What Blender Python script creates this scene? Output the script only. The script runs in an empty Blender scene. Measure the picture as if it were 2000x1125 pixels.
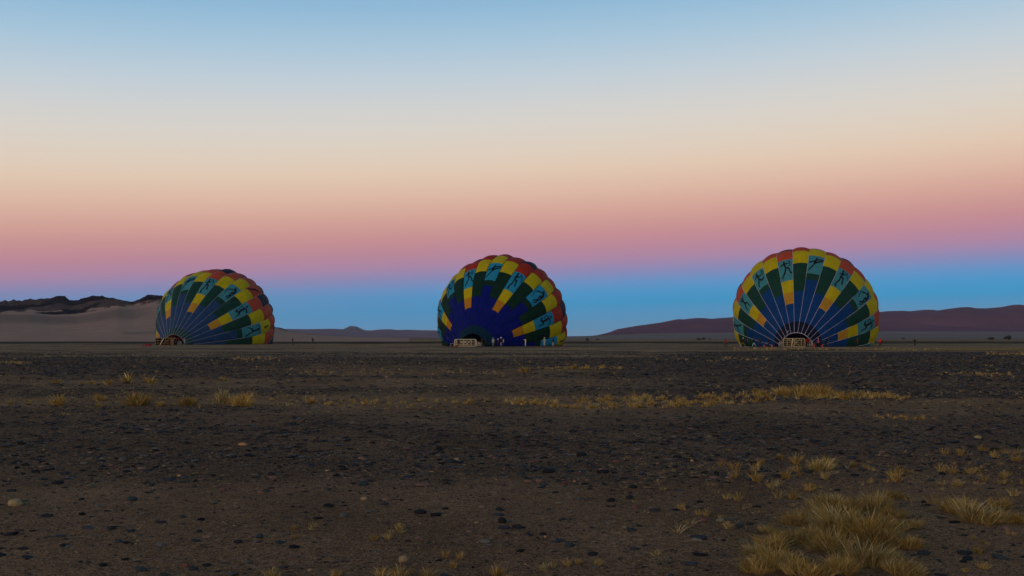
import bpy, bmesh, math, random
import numpy as np
from mathutils import Vector, Matrix, Euler

random.seed(7)
rng = np.random.default_rng(7)
SC = bpy.context.scene
COL = SC.collection
PI = math.pi
R_ = math.radians

# ------------------------------------------------------------------ camera
CAM_H = 1.7
F = 2000 * 35 / 36.0
PITCH = math.atan(97.5 / F)
cam_d = bpy.data.cameras.new('camera')
cam = bpy.data.objects.new('camera', cam_d)
COL.objects.link(cam)
cam.location = (0, 0, CAM_H)
cam.rotation_euler = (PI / 2 + PITCH, 0, 0)
cam_d.lens = 35
cam_d.sensor_width = 36
cam_d.clip_start = 0.1
cam_d.clip_end = 60000
SC.camera = cam


def srgb(c):
    return tuple(((v / 255 + 0.055) / 1.055) ** 2.4 if v / 255 > 0.04045 else v / 255 / 12.92 for v in c)


# ------------------------------------------------------------------ sky
world = bpy.data.worlds.new('World')
SC.world = world
world.use_nodes = True
nt = world.node_tree
nt.nodes.clear()
N = nt.nodes.new
L = nt.links.new


def wmath(op, a, b=None, clamp=False):
    n = N('ShaderNodeMath')
    n.operation = op
    n.use_clamp = clamp
    for i, v in enumerate((a, b)):
        if v is None:
            continue
        if isinstance(v, (int, float)):
            n.inputs[i].default_value = v
        else:
            L(v, n.inputs[i])
    return n.outputs[0]


tc = N('ShaderNodeTexCoord')
nrm = N('ShaderNodeVectorMath')
nrm.operation = 'NORMALIZE'
L(tc.outputs['Generated'], nrm.inputs[0])
sep = N('ShaderNodeSeparateXYZ')
L(nrm.outputs[0], sep.inputs[0])
elev = wmath('MULTIPLY', wmath('ARCSINE', sep.outputs['Z']), 180 / PI)
hlen = wmath('MAXIMUM', wmath('SQRT', wmath('SUBTRACT', 1.0, wmath('MULTIPLY', sep.outputs['Z'], sep.outputs['Z']))), 0.001)
AZ0 = R_(40)      # the antisolar direction, a little right of the view
dotp = wmath('ADD', wmath('MULTIPLY', sep.outputs['X'], math.sin(AZ0)), wmath('MULTIPLY', sep.outputs['Y'], math.cos(AZ0)))
cosaz = wmath('DIVIDE', dotp, hlen)
shift = wmath('MULTIPLY', wmath('SUBTRACT', cosaz, math.cos(AZ0)), 3.3)
ev = wmath('SUBTRACT', elev, shift)
ramp_in = wmath('DIVIDE', wmath('ADD', ev, 1.0), 24.0, True)
ramp = N('ShaderNodeValToRGB')
STOPS = [(-1.0, (112, 146, 170)), (0.0, (106, 148, 178)), (.6, (90, 150, 188)), (1.2, (72, 154, 202)), (1.8, (50, 157, 209)),
         (2.4, (72, 157, 210)), (2.95, (102, 152, 205)), (3.6, (142, 142, 188)), (4.3, (176, 138, 170)),
         (5.1, (194, 139, 155)), (6.0, (206, 149, 148)), (7.0, (217, 166, 153)), (8.2, (226, 187, 166)),
         (9.5, (230, 204, 181)), (10.7, (227, 211, 193)), (12, (221, 214, 204)), (13.3, (212, 213, 211)),
         (15, (194, 209, 219)), (17, (168, 199, 220)), (18.7, (147, 188, 217)), (22.5, (112, 168, 208))]
cr = ramp.color_ramp
while len(cr.elements) < len(STOPS):
    cr.elements.new(0.5)
for el, (e, c) in zip(cr.elements, STOPS):
    el.position = (e + 1) / 24
for el, (e, c) in zip(cr.elements, STOPS):
    el.color = (*srgb(c), 1)
L(ramp_in, ramp.inputs[0])
dusk = N('ShaderNodeMix')
dusk.data_type = 'RGBA'
L(wmath('MULTIPLY', wmath('MULTIPLY', wmath('DIVIDE', wmath('SUBTRACT', 0.80, cosaz), 0.45, True), wmath('DIVIDE', wmath('SUBTRACT', 4.0, ev), 2.0, True)), 0.55), dusk.inputs['Factor'])
L(ramp.outputs['Color'], dusk.inputs['A'])
dusk.inputs['B'].default_value = (*srgb((122, 136, 168)), 1)
zen = N('ShaderNodeMix')
zen.data_type = 'RGBA'
mr = N('ShaderNodeMapRange')
mr.interpolation_type = 'SMOOTHSTEP'
mr.inputs['From Min'].default_value = 18
mr.inputs['From Max'].default_value = 60
L(elev, mr.inputs['Value'])
L(mr.outputs[0], zen.inputs['Factor'])
L(dusk.outputs['Result'], zen.inputs['A'])
zen.inputs['B'].default_value = (*srgb((60, 78, 104)), 1)
# the glow on the sunrise side, low behind the camera
gl = wmath('MULTIPLY', wmath('POWER', wmath('MAXIMUM', wmath('MULTIPLY', cosaz, -1.0), 0.0), 2.0),
           wmath('POWER', 2.718, wmath('MULTIPLY', wmath('MAXIMUM', elev, 0.0), -1 / 13.0)))
glc = N('ShaderNodeMix')
glc.data_type = 'RGBA'
glc.blend_type = 'ADD'
L(gl, glc.inputs['Factor'])
L(zen.outputs['Result'], glc.inputs['A'])
glc.inputs['B'].default_value = (2.2, 1.1, 0.42, 1)
bg = N('ShaderNodeBackground')
bg.inputs['Strength'].default_value = 1.0
L(glc.outputs['Result'], bg.inputs['Color'])
wo = N('ShaderNodeOutputWorld')
L(bg.outputs[0], wo.inputs['Surface'])

# weak, very soft warm light from the sunrise side (the sun itself is still below the horizon)
sun_d = bpy.data.lights.new('sun', 'SUN')
sun_d.energy = 0.55
sun_d.angle = R_(24)
sun_d.color = (1.0, 0.70, 0.45)
sun = bpy.data.objects.new('sun', sun_d)
COL.objects.link(sun)
_az, _el = AZ0 + PI, R_(16)
sd = Vector((math.sin(_az) * math.cos(_el), math.cos(_az) * math.cos(_el), math.sin(_el)))
sun.rotation_euler = sd.to_track_quat('Z', 'Y').to_euler()

vs = SC.view_settings
vs.view_transform = 'Standard'
vs.look = 'None'
vs.exposure = 0.0
vs.gamma = 1.0
vs.use_curve_mapping = False


# ------------------------------------------------------------------ helpers
def at(px, py, Y):
    """the place at depth Y that the photograph shows at pixel (px, py)"""
    dx, dz = (px - 1000) / F, -(py - 562.5) / F
    c, s = math.cos(PITCH), math.sin(PITCH)
    dy, dzz = c - dz * s, s + dz * c
    k = Y / dy
    return Vector((dx * k, Y, CAM_H + dzz * k))


def gnd(px, py):
    """the place on the level ground seen at pixel (px, py)"""
    dx, dz = (px - 1000) / F, -(py - 562.5) / F
    c, s = math.cos(PITCH), math.sin(PITCH)
    dy, dzz = c - dz * s, s + dz * c
    k = -CAM_H / dzz
    return Vector((dx * k, dy * k, 0))


def front_of(px, py, cap_extra=0.0):
    """ground place of something standing in front of a balloon's cloth"""
    g = gnd(px, py)
    g.z = 0
    cap = 197.0 if 870 < px < 1100 else 185.5 if 1430 < px < 1700 else 1e9
    cap += cap_extra
    if g.y > cap:
        g = g * (cap / g.y)
    return g


def tag(o, label=None, cat=None, group=None, kind=None):
    if label:
        o['label'] = label
    if cat:
        o['category'] = cat
    if group:
        o['group'] = group
    if kind:
        o['kind'] = kind
    return o


def link(name, mesh, parent=None):
    o = bpy.data.objects.new(name, mesh)
    COL.objects.link(o)
    if parent:
        o.parent = parent
    return o


def empty(name, loc, rz=0.0):
    o = bpy.data.objects.new(name, None)
    o.location = loc
    o.rotation_euler = (0, 0, rz)
    o.empty_display_size = 0.3
    COL.objects.link(o)
    return o


def np_mesh(name, co, faces, mat=None, smooth=False, n=None, cols=None):
    """fast mesh from numpy: faces is an (m, k) array"""
    me = bpy.data.meshes.new(name)
    co = np.asarray(co, np.float32)
    faces = np.asarray(faces, np.int32)
    k = faces.shape[1]
    me.vertices.add(len(co))
    me.vertices.foreach_set('co', co.ravel())
    me.loops.add(faces.size)
    me.loops.foreach_set('vertex_index', faces.ravel())
    me.polygons.add(len(faces))
    me.polygons.foreach_set('loop_start', np.arange(0, faces.size, k, dtype=np.int32))
    me.update(calc_edges=True)
    me.polygons.foreach_set('use_smooth', np.full(len(faces), smooth))
    if cols is not None:
        a = me.color_attributes.new('col', 'FLOAT_COLOR', 'POINT')
        c4 = np.ones((len(co), 4), np.float32)
        c4[:, :cols.shape[1]] = cols
        a.data.foreach_set('color', c4.ravel())
    if mat:
        me.materials.append(mat)
    return me


def hash2(ix, iy, seed):
    h = (ix.astype(np.int64) * 374761393 + iy.astype(np.int64) * 668265263 + seed * 974711) & 0x7fffffff
    h = ((h ^ (h >> 13)) * 1274126177) & 0x7fffffff
    return ((h ^ (h >> 16)) & 0xffff) / 65535.0


def vnoise(x, y, seed=0):
    ix, iy = np.floor(x), np.floor(y)
    fx, fy = x - ix, y - iy
    fx = fx * fx * (3 - 2 * fx)
    fy = fy * fy * (3 - 2 * fy)
    a, b = hash2(ix, iy, seed), hash2(ix + 1, iy, seed)
    c, d = hash2(ix, iy + 1, seed), hash2(ix + 1, iy + 1, seed)
    return (a * (1 - fx) + b * fx) * (1 - fy) + (c * (1 - fx) + d * fx) * fy


def fbm(x, y, seed=0, oct=4):
    s, a, t = 0, 1.0, 0
    for i in range(oct):
        s = s + a * vnoise(x * 2 ** i, y * 2 ** i, seed + i * 17)
        t += a
        a *= 0.5
    return s / t


def sstep(a, b, x):
    t = np.clip((x - a) / (b - a), 0, 1)
    return t * t * (3 - 2 * t)


# ------------------------------------------------------------------ materials
def new_mat(name):
    m = bpy.data.materials.new(name)
    m.use_nodes = True
    t = m.node_tree
    b = t.nodes['Principled BSDF']
    return m, t, b


def simple(name, c, rough=0.85, var=0.15, scale=6.0, bump=0.0, spec=0.2, metal=0.0):
    m, t, b = new_mat(name)
    b.inputs['Roughness'].default_value = rough
    b.inputs['Specular IOR Level'].default_value = spec
    b.inputs['Metallic'].default_value = metal
    tcn = t.nodes.new('ShaderNodeTexCoord')
    nz = t.nodes.new('ShaderNodeTexNoise')
    nz.inputs['Scale'].default_value = scale
    nz.inputs['Detail'].default_value = 4
    t.links.new(tcn.outputs['Object'], nz.inputs['Vector'])
    r = t.nodes.new('ShaderNodeValToRGB')
    r.color_ramp.elements[0].position = 0.3
    r.color_ramp.elements[1].position = 0.7
    r.color_ramp.elements[0].color = (*[v * (1 - var) for v in c], 1)
    r.color_ramp.elements[1].color = (*[min(1, v * (1 + var)) for v in c], 1)
    t.links.new(nz.outputs['Fac'], r.inputs[0])
    t.links.new(r.outputs[0], b.inputs['Base Color'])
    if bump:
        bp = t.nodes.new('ShaderNodeBump')
        bp.inputs['Strength'].default_value = bump
        t.links.new(nz.outputs['Fac'], bp.inputs['Height'])
        t.links.new(bp.outputs[0], b.inputs['Normal'])
    return m


_mats = {}


def M(name, *a, **k):
    if name not in _mats:
        _mats[name] = simple(name, *a, **k)
    return _mats[name]


def attr_mat(name, gain=1.0, rough=0.9, transl=0.0, var=0.25, scale=30.0, spec=0.1):
    """colour from the pieces' own colour attribute, with grain"""
    m, t, b = new_mat(name)
    b.inputs['Roughness'].default_value = rough
    b.inputs['Specular IOR Level'].default_value = spec
    at_ = t.nodes.new('ShaderNodeAttribute')
    at_.attribute_name = 'col'
    tcn = t.nodes.new('ShaderNodeTexCoord')
    nz = t.nodes.new('ShaderNodeTexNoise')
    nz.inputs['Scale'].default_value = scale
    nz.inputs['Detail'].default_value = 3
    t.links.new(tcn.outputs['Object'], nz.inputs['Vector'])
    mrn = t.nodes.new('ShaderNodeMapRange')
    mrn.inputs['To Min'].default_value = gain * (1 - var)
    mrn.inputs['To Max'].default_value = gain * (1 + var)
    t.links.new(nz.outputs['Fac'], mrn.inputs[0])
    vm = t.nodes.new('ShaderNodeVectorMath')
    vm.operation = 'SCALE'
    t.links.new(at_.outputs['Color'], vm.inputs[0])
    t.links.new(mrn.outputs[0], vm.inputs['Scale'])
    t.links.new(vm.outputs[0], b.inputs['Base Color'])
    if transl:
        tr = t.nodes.new('ShaderNodeBsdfTranslucent')
        mx = t.nodes.new('ShaderNodeMixShader')
        mx.inputs[0].default_value = transl
        t.links.new(vm.outputs[0], tr.inputs[0])
        t.links.new(b.outputs[0], mx.inputs[1])
        t.links.new(tr.outputs[0], mx.inputs[2])
        t.links.new(mx.outputs[0], t.nodes['Material Output'].inputs[0])
    return m


def fabric(name, c, transl=0.12, var=0.14):
    m, t, b = new_mat(name)
    b.inputs['Roughness'].default_value = 0.62
    b.inputs['Specular IOR Level'].default_value = 0.06
    geo = t.nodes.new('ShaderNodeNewGeometry')
    nz = t.nodes.new('ShaderNodeTexNoise')
    nz.inputs['Scale'].default_value = 0.6
    nz.inputs['Detail'].default_value = 7
    nz.inputs['Roughness'].default_value = 0.6
    t.links.new(geo.outputs['Position'], nz.inputs['Vector'])
    r = t.nodes.new('ShaderNodeValToRGB')
    r.color_ramp.elements[0].position = 0.3
    r.color_ramp.elements[1].position = 0.72
    r.color_ramp.elements[0].color = (*[v * (1 - var) for v in c], 1)
    r.color_ramp.elements[1].color = (*[v * (1 + var) for v in c], 1)
    t.links.new(nz.outputs['Fac'], r.inputs[0])
    t.links.new(r.outputs[0], b.inputs['Base Color'])
    bp = t.nodes.new('ShaderNodeBump')
    bp.inputs['Strength'].default_value = 0.6
    bp.inputs['Distance'].default_value = 0.8
    t.links.new(nz.outputs['Fac'], bp.inputs['Height'])
    t.links.new(bp.outputs[0], b.inputs['Normal'])
    tr = t.nodes.new('ShaderNodeBsdfTranslucent')
    t.links.new(r.outputs[0], tr.inputs[0])
    mx = t.nodes.new('ShaderNodeMixShader')
    mx.inputs[0].default_value = transl
    t.links.new(b.outputs[0], mx.inputs[1])
    t.links.new(tr.outputs[0], mx.inputs[2])
    t.links.new(mx.outputs[0], t.nodes['Material Output'].inputs[0])
    return m


# ------------------------------------------------------------------ ground cover (where gravel, straw and bare soil lie)
def pxrow(Y):
    return 660 + CAM_H * F / np.maximum(Y, 1)


def cover(x, y):
    """gravel, straw, pale dust, dark strips: each 0..1 at a ground position"""
    Y = np.maximum(y, 1.0)
    row = pxrow(Y)
    row = row + (fbm(x / 14 + 3, np.log(Y) * 5, 5, 3) - 0.5) * np.clip((row - 664) * 0.45, 0, 60)
    colm = 1000 + F * x / Y

    def band(a, b, soft):
        return sstep(a - soft, a + soft, row) * (1 - sstep(b - soft, b + soft, row))
    n1 = fbm(x / 9, np.log(Y) * 9, 11, 4)
    n2 = fbm(x / 3, y / 3, 31, 3)
    g = 0.9 * band(700, 736, 3) + 0.55 * band(745, 772, 6) * (0.4 + n1) + 0.75 * band(806, 960, 16)
    g = g + 0.8 * band(686, 770, 4) * sstep(1150, 1500, colm) + 0.5 * band(690.5, 694, 1) * (n1 > 0.45)
    g = g - 0.85 * band(712, 732, 4) * sstep(350, 700, colm) * (1 - sstep(1050, 1250, colm))
    g = g * (1 - 0.75 * sstep(1350, 1750, colm) * sstep(900, 960, row))
    g = np.clip(g + (n2 - 0.5) * 0.7, 0, 1)
    s = 0.7 * band(679.5, 684, 1) * sstep(1300, 1420, colm) + 0.35 * band(662, 666, 1) + 0.8 * band(703, 709, 1.5) * (n1 > 0.52)
    s = s + 0.55 * band(690, 692.5, .8) * sstep(1880, 1940, colm) + 0.10 * band(771, 795, 6) + 0.5 * band(716, 722, 2) * sstep(1050, 1090, colm) * (1 - sstep(1210, 1260, colm))
    s = np.clip(s * (0.3 + 1.3 * n1), 0, 1)
    st1 = fbm(x / (0.22 * Y), np.log(Y) * 34, 401, 3)
    st2 = fbm(x / (0.07 * Y), np.log(Y) * 60, 403, 3)
    g = g * (1 - .25 * sstep(.5, .7, st2))
    p = 0.9 * band(662, 701, 2) + 0.22 * band(736, 806, 8)
    p = np.clip(p * (0.3 + 1.3 * st2), 0, 1)
    d = 0.85 * band(666.8, 671.2, .8) * (0.5 + n1) + 0.6 * band(682.6, 684.6, .6) * (n1 > 0.4) + 0.4 * band(661, 662.2, .5)
    d = d + 0.55 * band(660.5, 702, 1.5) * sstep(.56, .66, st1) + 0.25 * band(660.5, 720, 1.5) * sstep(.5, .62, st2)
    s = np.clip(s + 0.40 * band(661, 702, 1) * sstep(.52, .64, 1 - st1) * (.4 + st2), 0, 1)
    d = np.clip(d, 0, 1)
    return g, s, p, d


# ------------------------------------------------------------------ ground
th = np.concatenate([np.radians(np.linspace(-42, 42, 300)), np.radians(np.linspace(42, 318, 46)[1:-1])])
rr = np.concatenate([[0.3, 1.2, 2.5], np.geomspace(4, 12000, 330)])
TH, RR = np.meshgrid(th, rr)
gx, gy = RR * np.sin(TH), RR * np.cos(TH)
g_, s_, p_, d_ = cover(gx, gy)
front = gy > 2
for a_ in (g_, s_, p_, d_):
    a_[~front] = 0.3
gz = (fbm(gx / 2.5, gy / 2.5, 71, 3) - 0.5) * 0.09 * (1 - sstep(30, 90, RR))
gco = np.stack([gx, gy, gz], -1).reshape(-1, 3)
nr, ncol = TH.shape
i0 = (np.arange(nr - 1)[:, None] * ncol + np.arange(ncol)[None, :])
i1 = (np.arange(nr - 1)[:, None] * ncol + (np.arange(ncol)[None, :] + 1) % ncol)
gf = np.stack([i0, i0 + ncol, i1 + ncol, i1], -1).reshape(-1, 4)
cen = len(gco)
gco = np.vstack([gco, [[0, 0, 0]]])
gcol = np.stack([g_, s_, p_], -1).reshape(-1, 3)
gcol = np.vstack([gcol, [[.3, .3, .3]]])


def ground_mat():
    m, t, b = new_mat('desert_ground')
    n, l = t.nodes.new, t.links.new
    b.inputs['Roughness'].default_value = 1.0
    b.inputs['Specular IOR Level'].default_value = 0.0
    at_ = n('ShaderNodeAttribute')
    at_.attribute_name = 'col'
    ad = n('ShaderNodeAttribute')
    ad.attribute_name = 'dark'
    sp = n('ShaderNodeSeparateColor')
    l(at_.outputs['Color'], sp.inputs[0])
    geo = n('ShaderNodeNewGeometry')

    def noise(scale, detail=5, rough=0.6):
        z = n('ShaderNodeTexNoise')
        z.inputs['Scale'].default_value = scale
        z.inputs['Detail'].default_value = detail
        z.inputs['Roughness'].default_value = rough
        l(geo.outputs['Position'], z.inputs['Vector'])
        return z.outputs['Fac']

    def mix(fac, a, bb, blend='MIX'):
        x = n('ShaderNodeMix')
        x.data_type = 'RGBA'
        x.blend_type = blend
        if isinstance(fac, float):
            x.inputs['Factor'].default_value = fac
        else:
            l(fac, x.inputs['Factor'])
        for k, v in (('A', a), ('B', bb)):
            if isinstance(v, tuple):
                x.inputs[k].default_value = (*v, 1)
            else:
                l(v, x.inputs[k])
        return x.outputs['Result']

    def ramp2(fac, p0, p1, c0=(0, 0, 0), c1=(1, 1, 1)):
        r = n('ShaderNodeValToRGB')
        r.color_ramp.elements[0].position = p0
        r.color_ramp.elements[1].position = p1
        r.color_ramp.elements[0].color = (*c0, 1)
        r.color_ramp.elements[1].color = (*c1, 1)
        l(fac, r.inputs[0])
        return r.outputs[0]
    coarse, mid, fine = noise(0.35), noise(3.0), noise(45.0, 6, 0.7)
    soil = ramp2(coarse, 0.35, 0.65, (0.168, 0.104, 0.062), (0.215, 0.135, 0.084))
    c = mix(sp.outputs[2], soil, (0.315, 0.232, 0.156))
    c = mix(ramp2(mid, 0.55, 0.75), c, (0.09, 0.056, 0.041))
    c = mix(sp.outputs[1], c, (0.34, 0.215, 0.07))
    # fine pebbles: each voronoi cell has its own stone colour
    vo = n('ShaderNodeTexVoronoi')
    vo.inputs['Scale'].default_value = 42
    l(geo.outputs['Position'], vo.inputs['Vector'])
    vs_ = n('ShaderNodeSeparateColor')
    l(vo.outputs['Color'], vs_.inputs[0])
    peb = n('ShaderNodeValToRGB')
    els = peb.color_ramp.elements
    pal = [(0, (0.035, 0.042, 0.05)), (.42, (0.06, 0.058, 0.058)), (.68, (0.12, 0.085, 0.07)), (.86, (0.2, 0.15, 0.11)), (.96, (0.36, 0.30, 0.22))]
    while len(els) < len(pal):
        els.new(0.5)
    for e_, (p0, cc) in zip(els, pal):
        e_.position = p0
        e_.color = (*cc, 1)
    l(vs_.outputs[0], peb.inputs[0])
    near = n('ShaderNodeMath')
    near.operation = 'MULTIPLY'
    l(sp.outputs[0], near.inputs[0])
    thr = ramp2(vs_.outputs[1], 0.25, 0.32)
    l(thr, near.inputs[1])
    nf = n('ShaderNodeMath')
    nf.operation = 'MULTIPLY'
    l(near.outputs[0], nf.inputs[0])
    nf.inputs[1].default_value = 0.85
    c = mix(nf.outputs[0], c, peb.outputs[0])
    v2 = n('ShaderNodeTexVoronoi')
    v2.inputs['Scale'].default_value = 95
    l(geo.outputs['Position'], v2.inputs['Vector'])
    v2s = n('ShaderNodeSeparateColor')
    l(v2.outputs['Color'], v2s.inputs[0])
    peb2 = n('ShaderNodeValToRGB')
    e2 = peb2.color_ramp.elements
    while len(e2) < 4:
        e2.new(0.5)
    for e_, (p0, cc) in zip(e2, [(0, (.03, .03, .032)), (.4, (.075, .055, .045)), (.8, (.13, .09, .068)), (.97, (.30, .23, .16))]):
        e_.position = p0
        e_.color = (*cc, 1)
    l(v2s.outputs[0], peb2.inputs[0])
    c = mix(ramp2(v2s.outputs[1], 0.55, 0.62), c, peb2.outputs[0])
    c = mix(ad.outputs['Fac'], c, (0.045, 0.04, 0.036))
    patch = noise(0.33, 9, 0.72)
    c = mix(0.9, c, ramp2(patch, 0.36, 0.64, (0.74, 0.74, 0.75), (1.25, 1.24, 1.20)), 'MULTIPLY')
    spk = noise(14.0, 5, 0.75)
    c = mix(0.8, c, ramp2(spk, 0.36, 0.64, (0.62, 0.62, 0.62), (1.35, 1.35, 1.35)), 'MULTIPLY')
    c = mix(0.8, c, ramp2(fine, 0.25, 0.75, (0.35, 0.35, 0.35), (1.5, 1.5, 1.5)), 'MULTIPLY')
    c = mix(1.0, c, (1.40, 1.28, 1.12), 'MULTIPLY')
    l(c, b.inputs['Base Color'])
    bp = n('ShaderNodeBump')
    bp.inputs['Strength'].default_value = 1.0
    bp.inputs['Distance'].default_value = 0.035
    l(fine, bp.inputs['Height'])
    bp2 = n('ShaderNodeBump')
    bp2.inputs['Strength'].default_value = 1.0
    bp2.inputs['Distance'].default_value = 0.035
    inv = n('ShaderNodeMath')
    inv.operation = 'MULTIPLY'
    l(vo.outputs['Distance'], inv.inputs[0])
    l(near.outputs[0], inv.inputs[1])
    inv2 = n('ShaderNodeMath')
    inv2.operation = 'MULTIPLY'
    inv2.inputs[1].default_value = -1.0
    l(inv.outputs[0], inv2.inputs[0])
    l(inv2.outputs[0], bp2.inputs['Height'])
    l(bp.outputs[0], bp2.inputs['Normal'])
    l(bp2.outputs[0], b.inputs['Normal'])
    return m


gme = np_mesh('ground', gco, gf, ground_mat(), True, cols=gcol)
da = gme.attributes.new('dark', 'FLOAT', 'POINT')
da.data.foreach_set('value', np.append(d_.ravel(), 0.0).astype(np.float32))
bmg = bmesh.new()
bmg.from_mesh(gme)
bmg.verts.ensure_lookup_table()
for k in range(ncol):
    bmg.faces.new((bmg.verts[cen], bmg.verts[k], bmg.verts[(k + 1) % ncol]))
bmg.to_mesh(gme)
bmg.free()
tag(link('ground', gme), kind='structure')


def ground_z(x, y):
    r = math.hypot(x, y)
    return float((fbm(np.array([x / 2.5]), np.array([y / 2.5]), 71, 3)[0] - 0.5) * 0.09 * (1 - sstep(30, 90, r)))


# ------------------------------------------------------------------ hills and dunes
def land_mat(name, c_base, c_rock, scale, bump=0.6):
    m, t, b = new_mat(name)
    n, l = t.nodes.new, t.links.new
    b.inputs['Roughness'].default_value = 0.97
    b.inputs['Specular IOR Level'].default_value = 0.0
    at_ = n('ShaderNodeAttribute')
    at_.attribute_name = 'col'
    sp = n('ShaderNodeSeparateColor')
    l(at_.outputs['Color'], sp.inputs[0])
    geo = n('ShaderNodeNewGeometry')
    z = n('ShaderNodeTexNoise')
    z.inputs['Scale'].default_value = scale
    z.inputs['Detail'].default_value = 7
    z.inputs['Roughness'].default_value = 0.65
    l(geo.outputs['Position'], z.inputs['Vector'])
    mx = n('ShaderNodeMix')
    mx.data_type = 'RGBA'
    l(sp.outputs[0], mx.inputs['Factor'])
    mx.inputs['A'].default_value = (*c_base, 1)
    mx.inputs['B'].default_value = (*c_rock, 1)
    mz = n('ShaderNodeMix')
    mz.data_type = 'RGBA'
    l(sp.outputs[1], mz.inputs['Factor'])
    l(mx.outputs['Result'], mz.inputs['A'])
    mz.inputs['B'].default_value = (0.14, 0.100, 0.078, 1)
    r = n('ShaderNodeMapRange')
    r.inputs['From Min'].default_value = 0.3
    r.inputs['From Max'].default_value = 0.7
    r.inputs['To Min'].default_value = 0.82
    r.inputs['To Max'].default_value = 1.18
    l(z.outputs['Fac'], r.inputs[0])
    vm = n('ShaderNodeVectorMath')
    vm.operation = 'SCALE'
    z3 = n('ShaderNodeTexNoise')
    z3.inputs['Scale'].default_value = scale * 1.6
    z3.inputs['Detail'].default_value = 5
    l(geo.outputs['Position'], z3.inputs['Vector'])
    r3_ = n('ShaderNodeMapRange')
    r3_.inputs['From Min'].default_value = 0.35
    r3_.inputs['From Max'].default_value = 0.68
    r3_.inputs['To Min'].default_value = 0.55
    r3_.inputs['To Max'].default_value = 1.5 if bump > .3 else 1.0
    l(z3.outputs['Fac'], r3_.inputs[0])
    mk = n('ShaderNodeMix')
    l(sp.outputs[0], mk.inputs['Factor'])
    l(r.outputs[0], mk.inputs['A'])
    l(r3_.outputs[0], mk.inputs['B'])
    l(mz.outputs['Result'], vm.inputs[0])
    l(mk.outputs['Result'] if bump > .3 else r.outputs[0], vm.inputs['Scale'])
    l(vm.outputs[0], b.inputs['Base Color'])
    bp = n('ShaderNodeBump')
    bp.inputs['Strength'].default_value = bump
    bp.inputs['Distance'].default_value = 8.0
    ml = n('ShaderNodeMath')
    ml.operation = 'MULTIPLY'
    l(z.outputs['Fac'], ml.inputs[0])
    l(sp.outputs[0], ml.inputs[1])
    l(ml.outputs[0], bp.inputs['Height'])
    l(bp.outputs[0], b.inputs['Normal'])
    return m


def prof(pts, px):
    xs, ys = zip(*pts)
    return 660 - np.interp(px, xs, ys)


def field(name, px, Y, H, attr, mat):
    X = (px - 1000) / F * Y
    co = np.stack([X, Y, H], -1).reshape(-1, 3)
    nr_, nc_ = px.shape
    i = np.arange(nr_ - 1)[:, None] * nc_ + np.arange(nc_ - 1)[None, :]
    f = np.stack([i, i + 1, i + nc_ + 1, i + nc_], -1).reshape(-1, 4)
    me = np_mesh(name, co, f, mat, True, cols=attr.reshape(-1, attr.shape[-1]))
    return tag(link(name, me), kind='structure')


# left: sandy apron under dark rocky hills
crest_l = [(-900, 640), (-600, 618), (-300, 600), (-120, 596), (0, 593), (21, 590), (40, 591), (50, 588), (74, 586), (89, 585), (106, 582), (125, 583.5),
           (142, 590), (152, 589), (168, 582.6), (181, 579), (198, 579), (214, 583), (231, 585.6), (247, 590), (257, 591), (271, 585.6),
           (289, 577), (297, 575.7), (310, 577.3), (318, 580), (345, 590), (400, 600), (470, 624), (520, 637), (540, 641), (552, 643),
           (561, 647), (580, 649.5), (598, 651.5), (610, 652.3), (640, 656), (720, 659), (800, 661)]
foot_l = [(-900, 650), (-300, 622), (0, 612), (60, 612), (100, 616), (150, 615), (190, 608), (230, 600), (262, 601), (300, 596), (318, 594),
          (400, 610), (470, 632), (540, 644), (560, 648.5), (600, 653), (640, 657), (720, 660), (800, 661)]
pxs = np.linspace(-900, 800, 620)
Ys = np.concatenate([np.linspace(455, 1450, 60), np.linspace(1470, 2080, 90), np.linspace(2100, 2900, 16)])
PX, YY = np.meshgrid(pxs, Ys)
XX = (PX - 1000) / F * YY
hf = prof(foot_l, PX)
hc = prof(crest_l, PX)
hc = hc + ((fbm(PX / 9, PX * 0 + 3, 88, 3) - .5) * 4.0 + (fbm(PX / 3.5, PX * 0 + 9, 89, 2) - .5) * 2.0) * np.clip(hc / 40, 0, 1)
ta = np.clip((YY - 460) / 1010, 0, 1)
tr_ = sstep(1470, 2000, YY)
ang = hf * (0.42 * ta + 0.58 * ta ** 1.6)
ridge = 1 - np.abs(2 * fbm(XX / 120, YY / 120, 91, 4) - 1)
rough = fbm(XX / 38, YY / 38, 93, 4) - 0.5 + .7 * (1 - np.abs(2 * fbm(XX / 20, YY / 45, 94, 3) - 1) - .6)
ang = ang + (hc - hf) * np.clip(tr_ + (ridge - 0.7) * 0.7 * np.sin(PI * tr_) ** .8, -0.2, 1.0)
wob = np.clip((YY - 1450) / 150, 0, 1) * np.clip(hc / 30, 0, 1) * np.where(YY > 1980, 0.35, 1)
Hh = ang / F * YY + CAM_H * ta + rough * 9 * wob
back = sstep(2010, 2900, YY)
Hh = Hh * (1 - back) - 2 * back
Hh = np.where(YY <= 460, -0.4, Hh)
nz = fbm(XX / 30, YY / 45, 95, 4)
rock = sstep(0.0, 0.06, tr_ + (nz - 0.55) * 0.8) * (1 - 0.30 * sstep(.52, .62, fbm(XX / 55, YY / 90, 97, 4)) * (1 - .6 * tr_))
rock = rock * sstep(0.5, 3, hc - hf) * sstep(0.002, .03, tr_)
dark_sand = 0.65 * sstep(0.62, 0.8, ta) * (1 - sstep(0.93, 1.0, ta)) * (1 - sstep(230, 340, PX)) + 0.35 * sstep(.2, .3, ta) * (1 - sstep(.32, .36, ta)) * (PX > 240) * (PX < 330)  # darker strips across the sand apron
at_l = np.stack([rock, dark_sand * (1 - rock)], -1)
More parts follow.
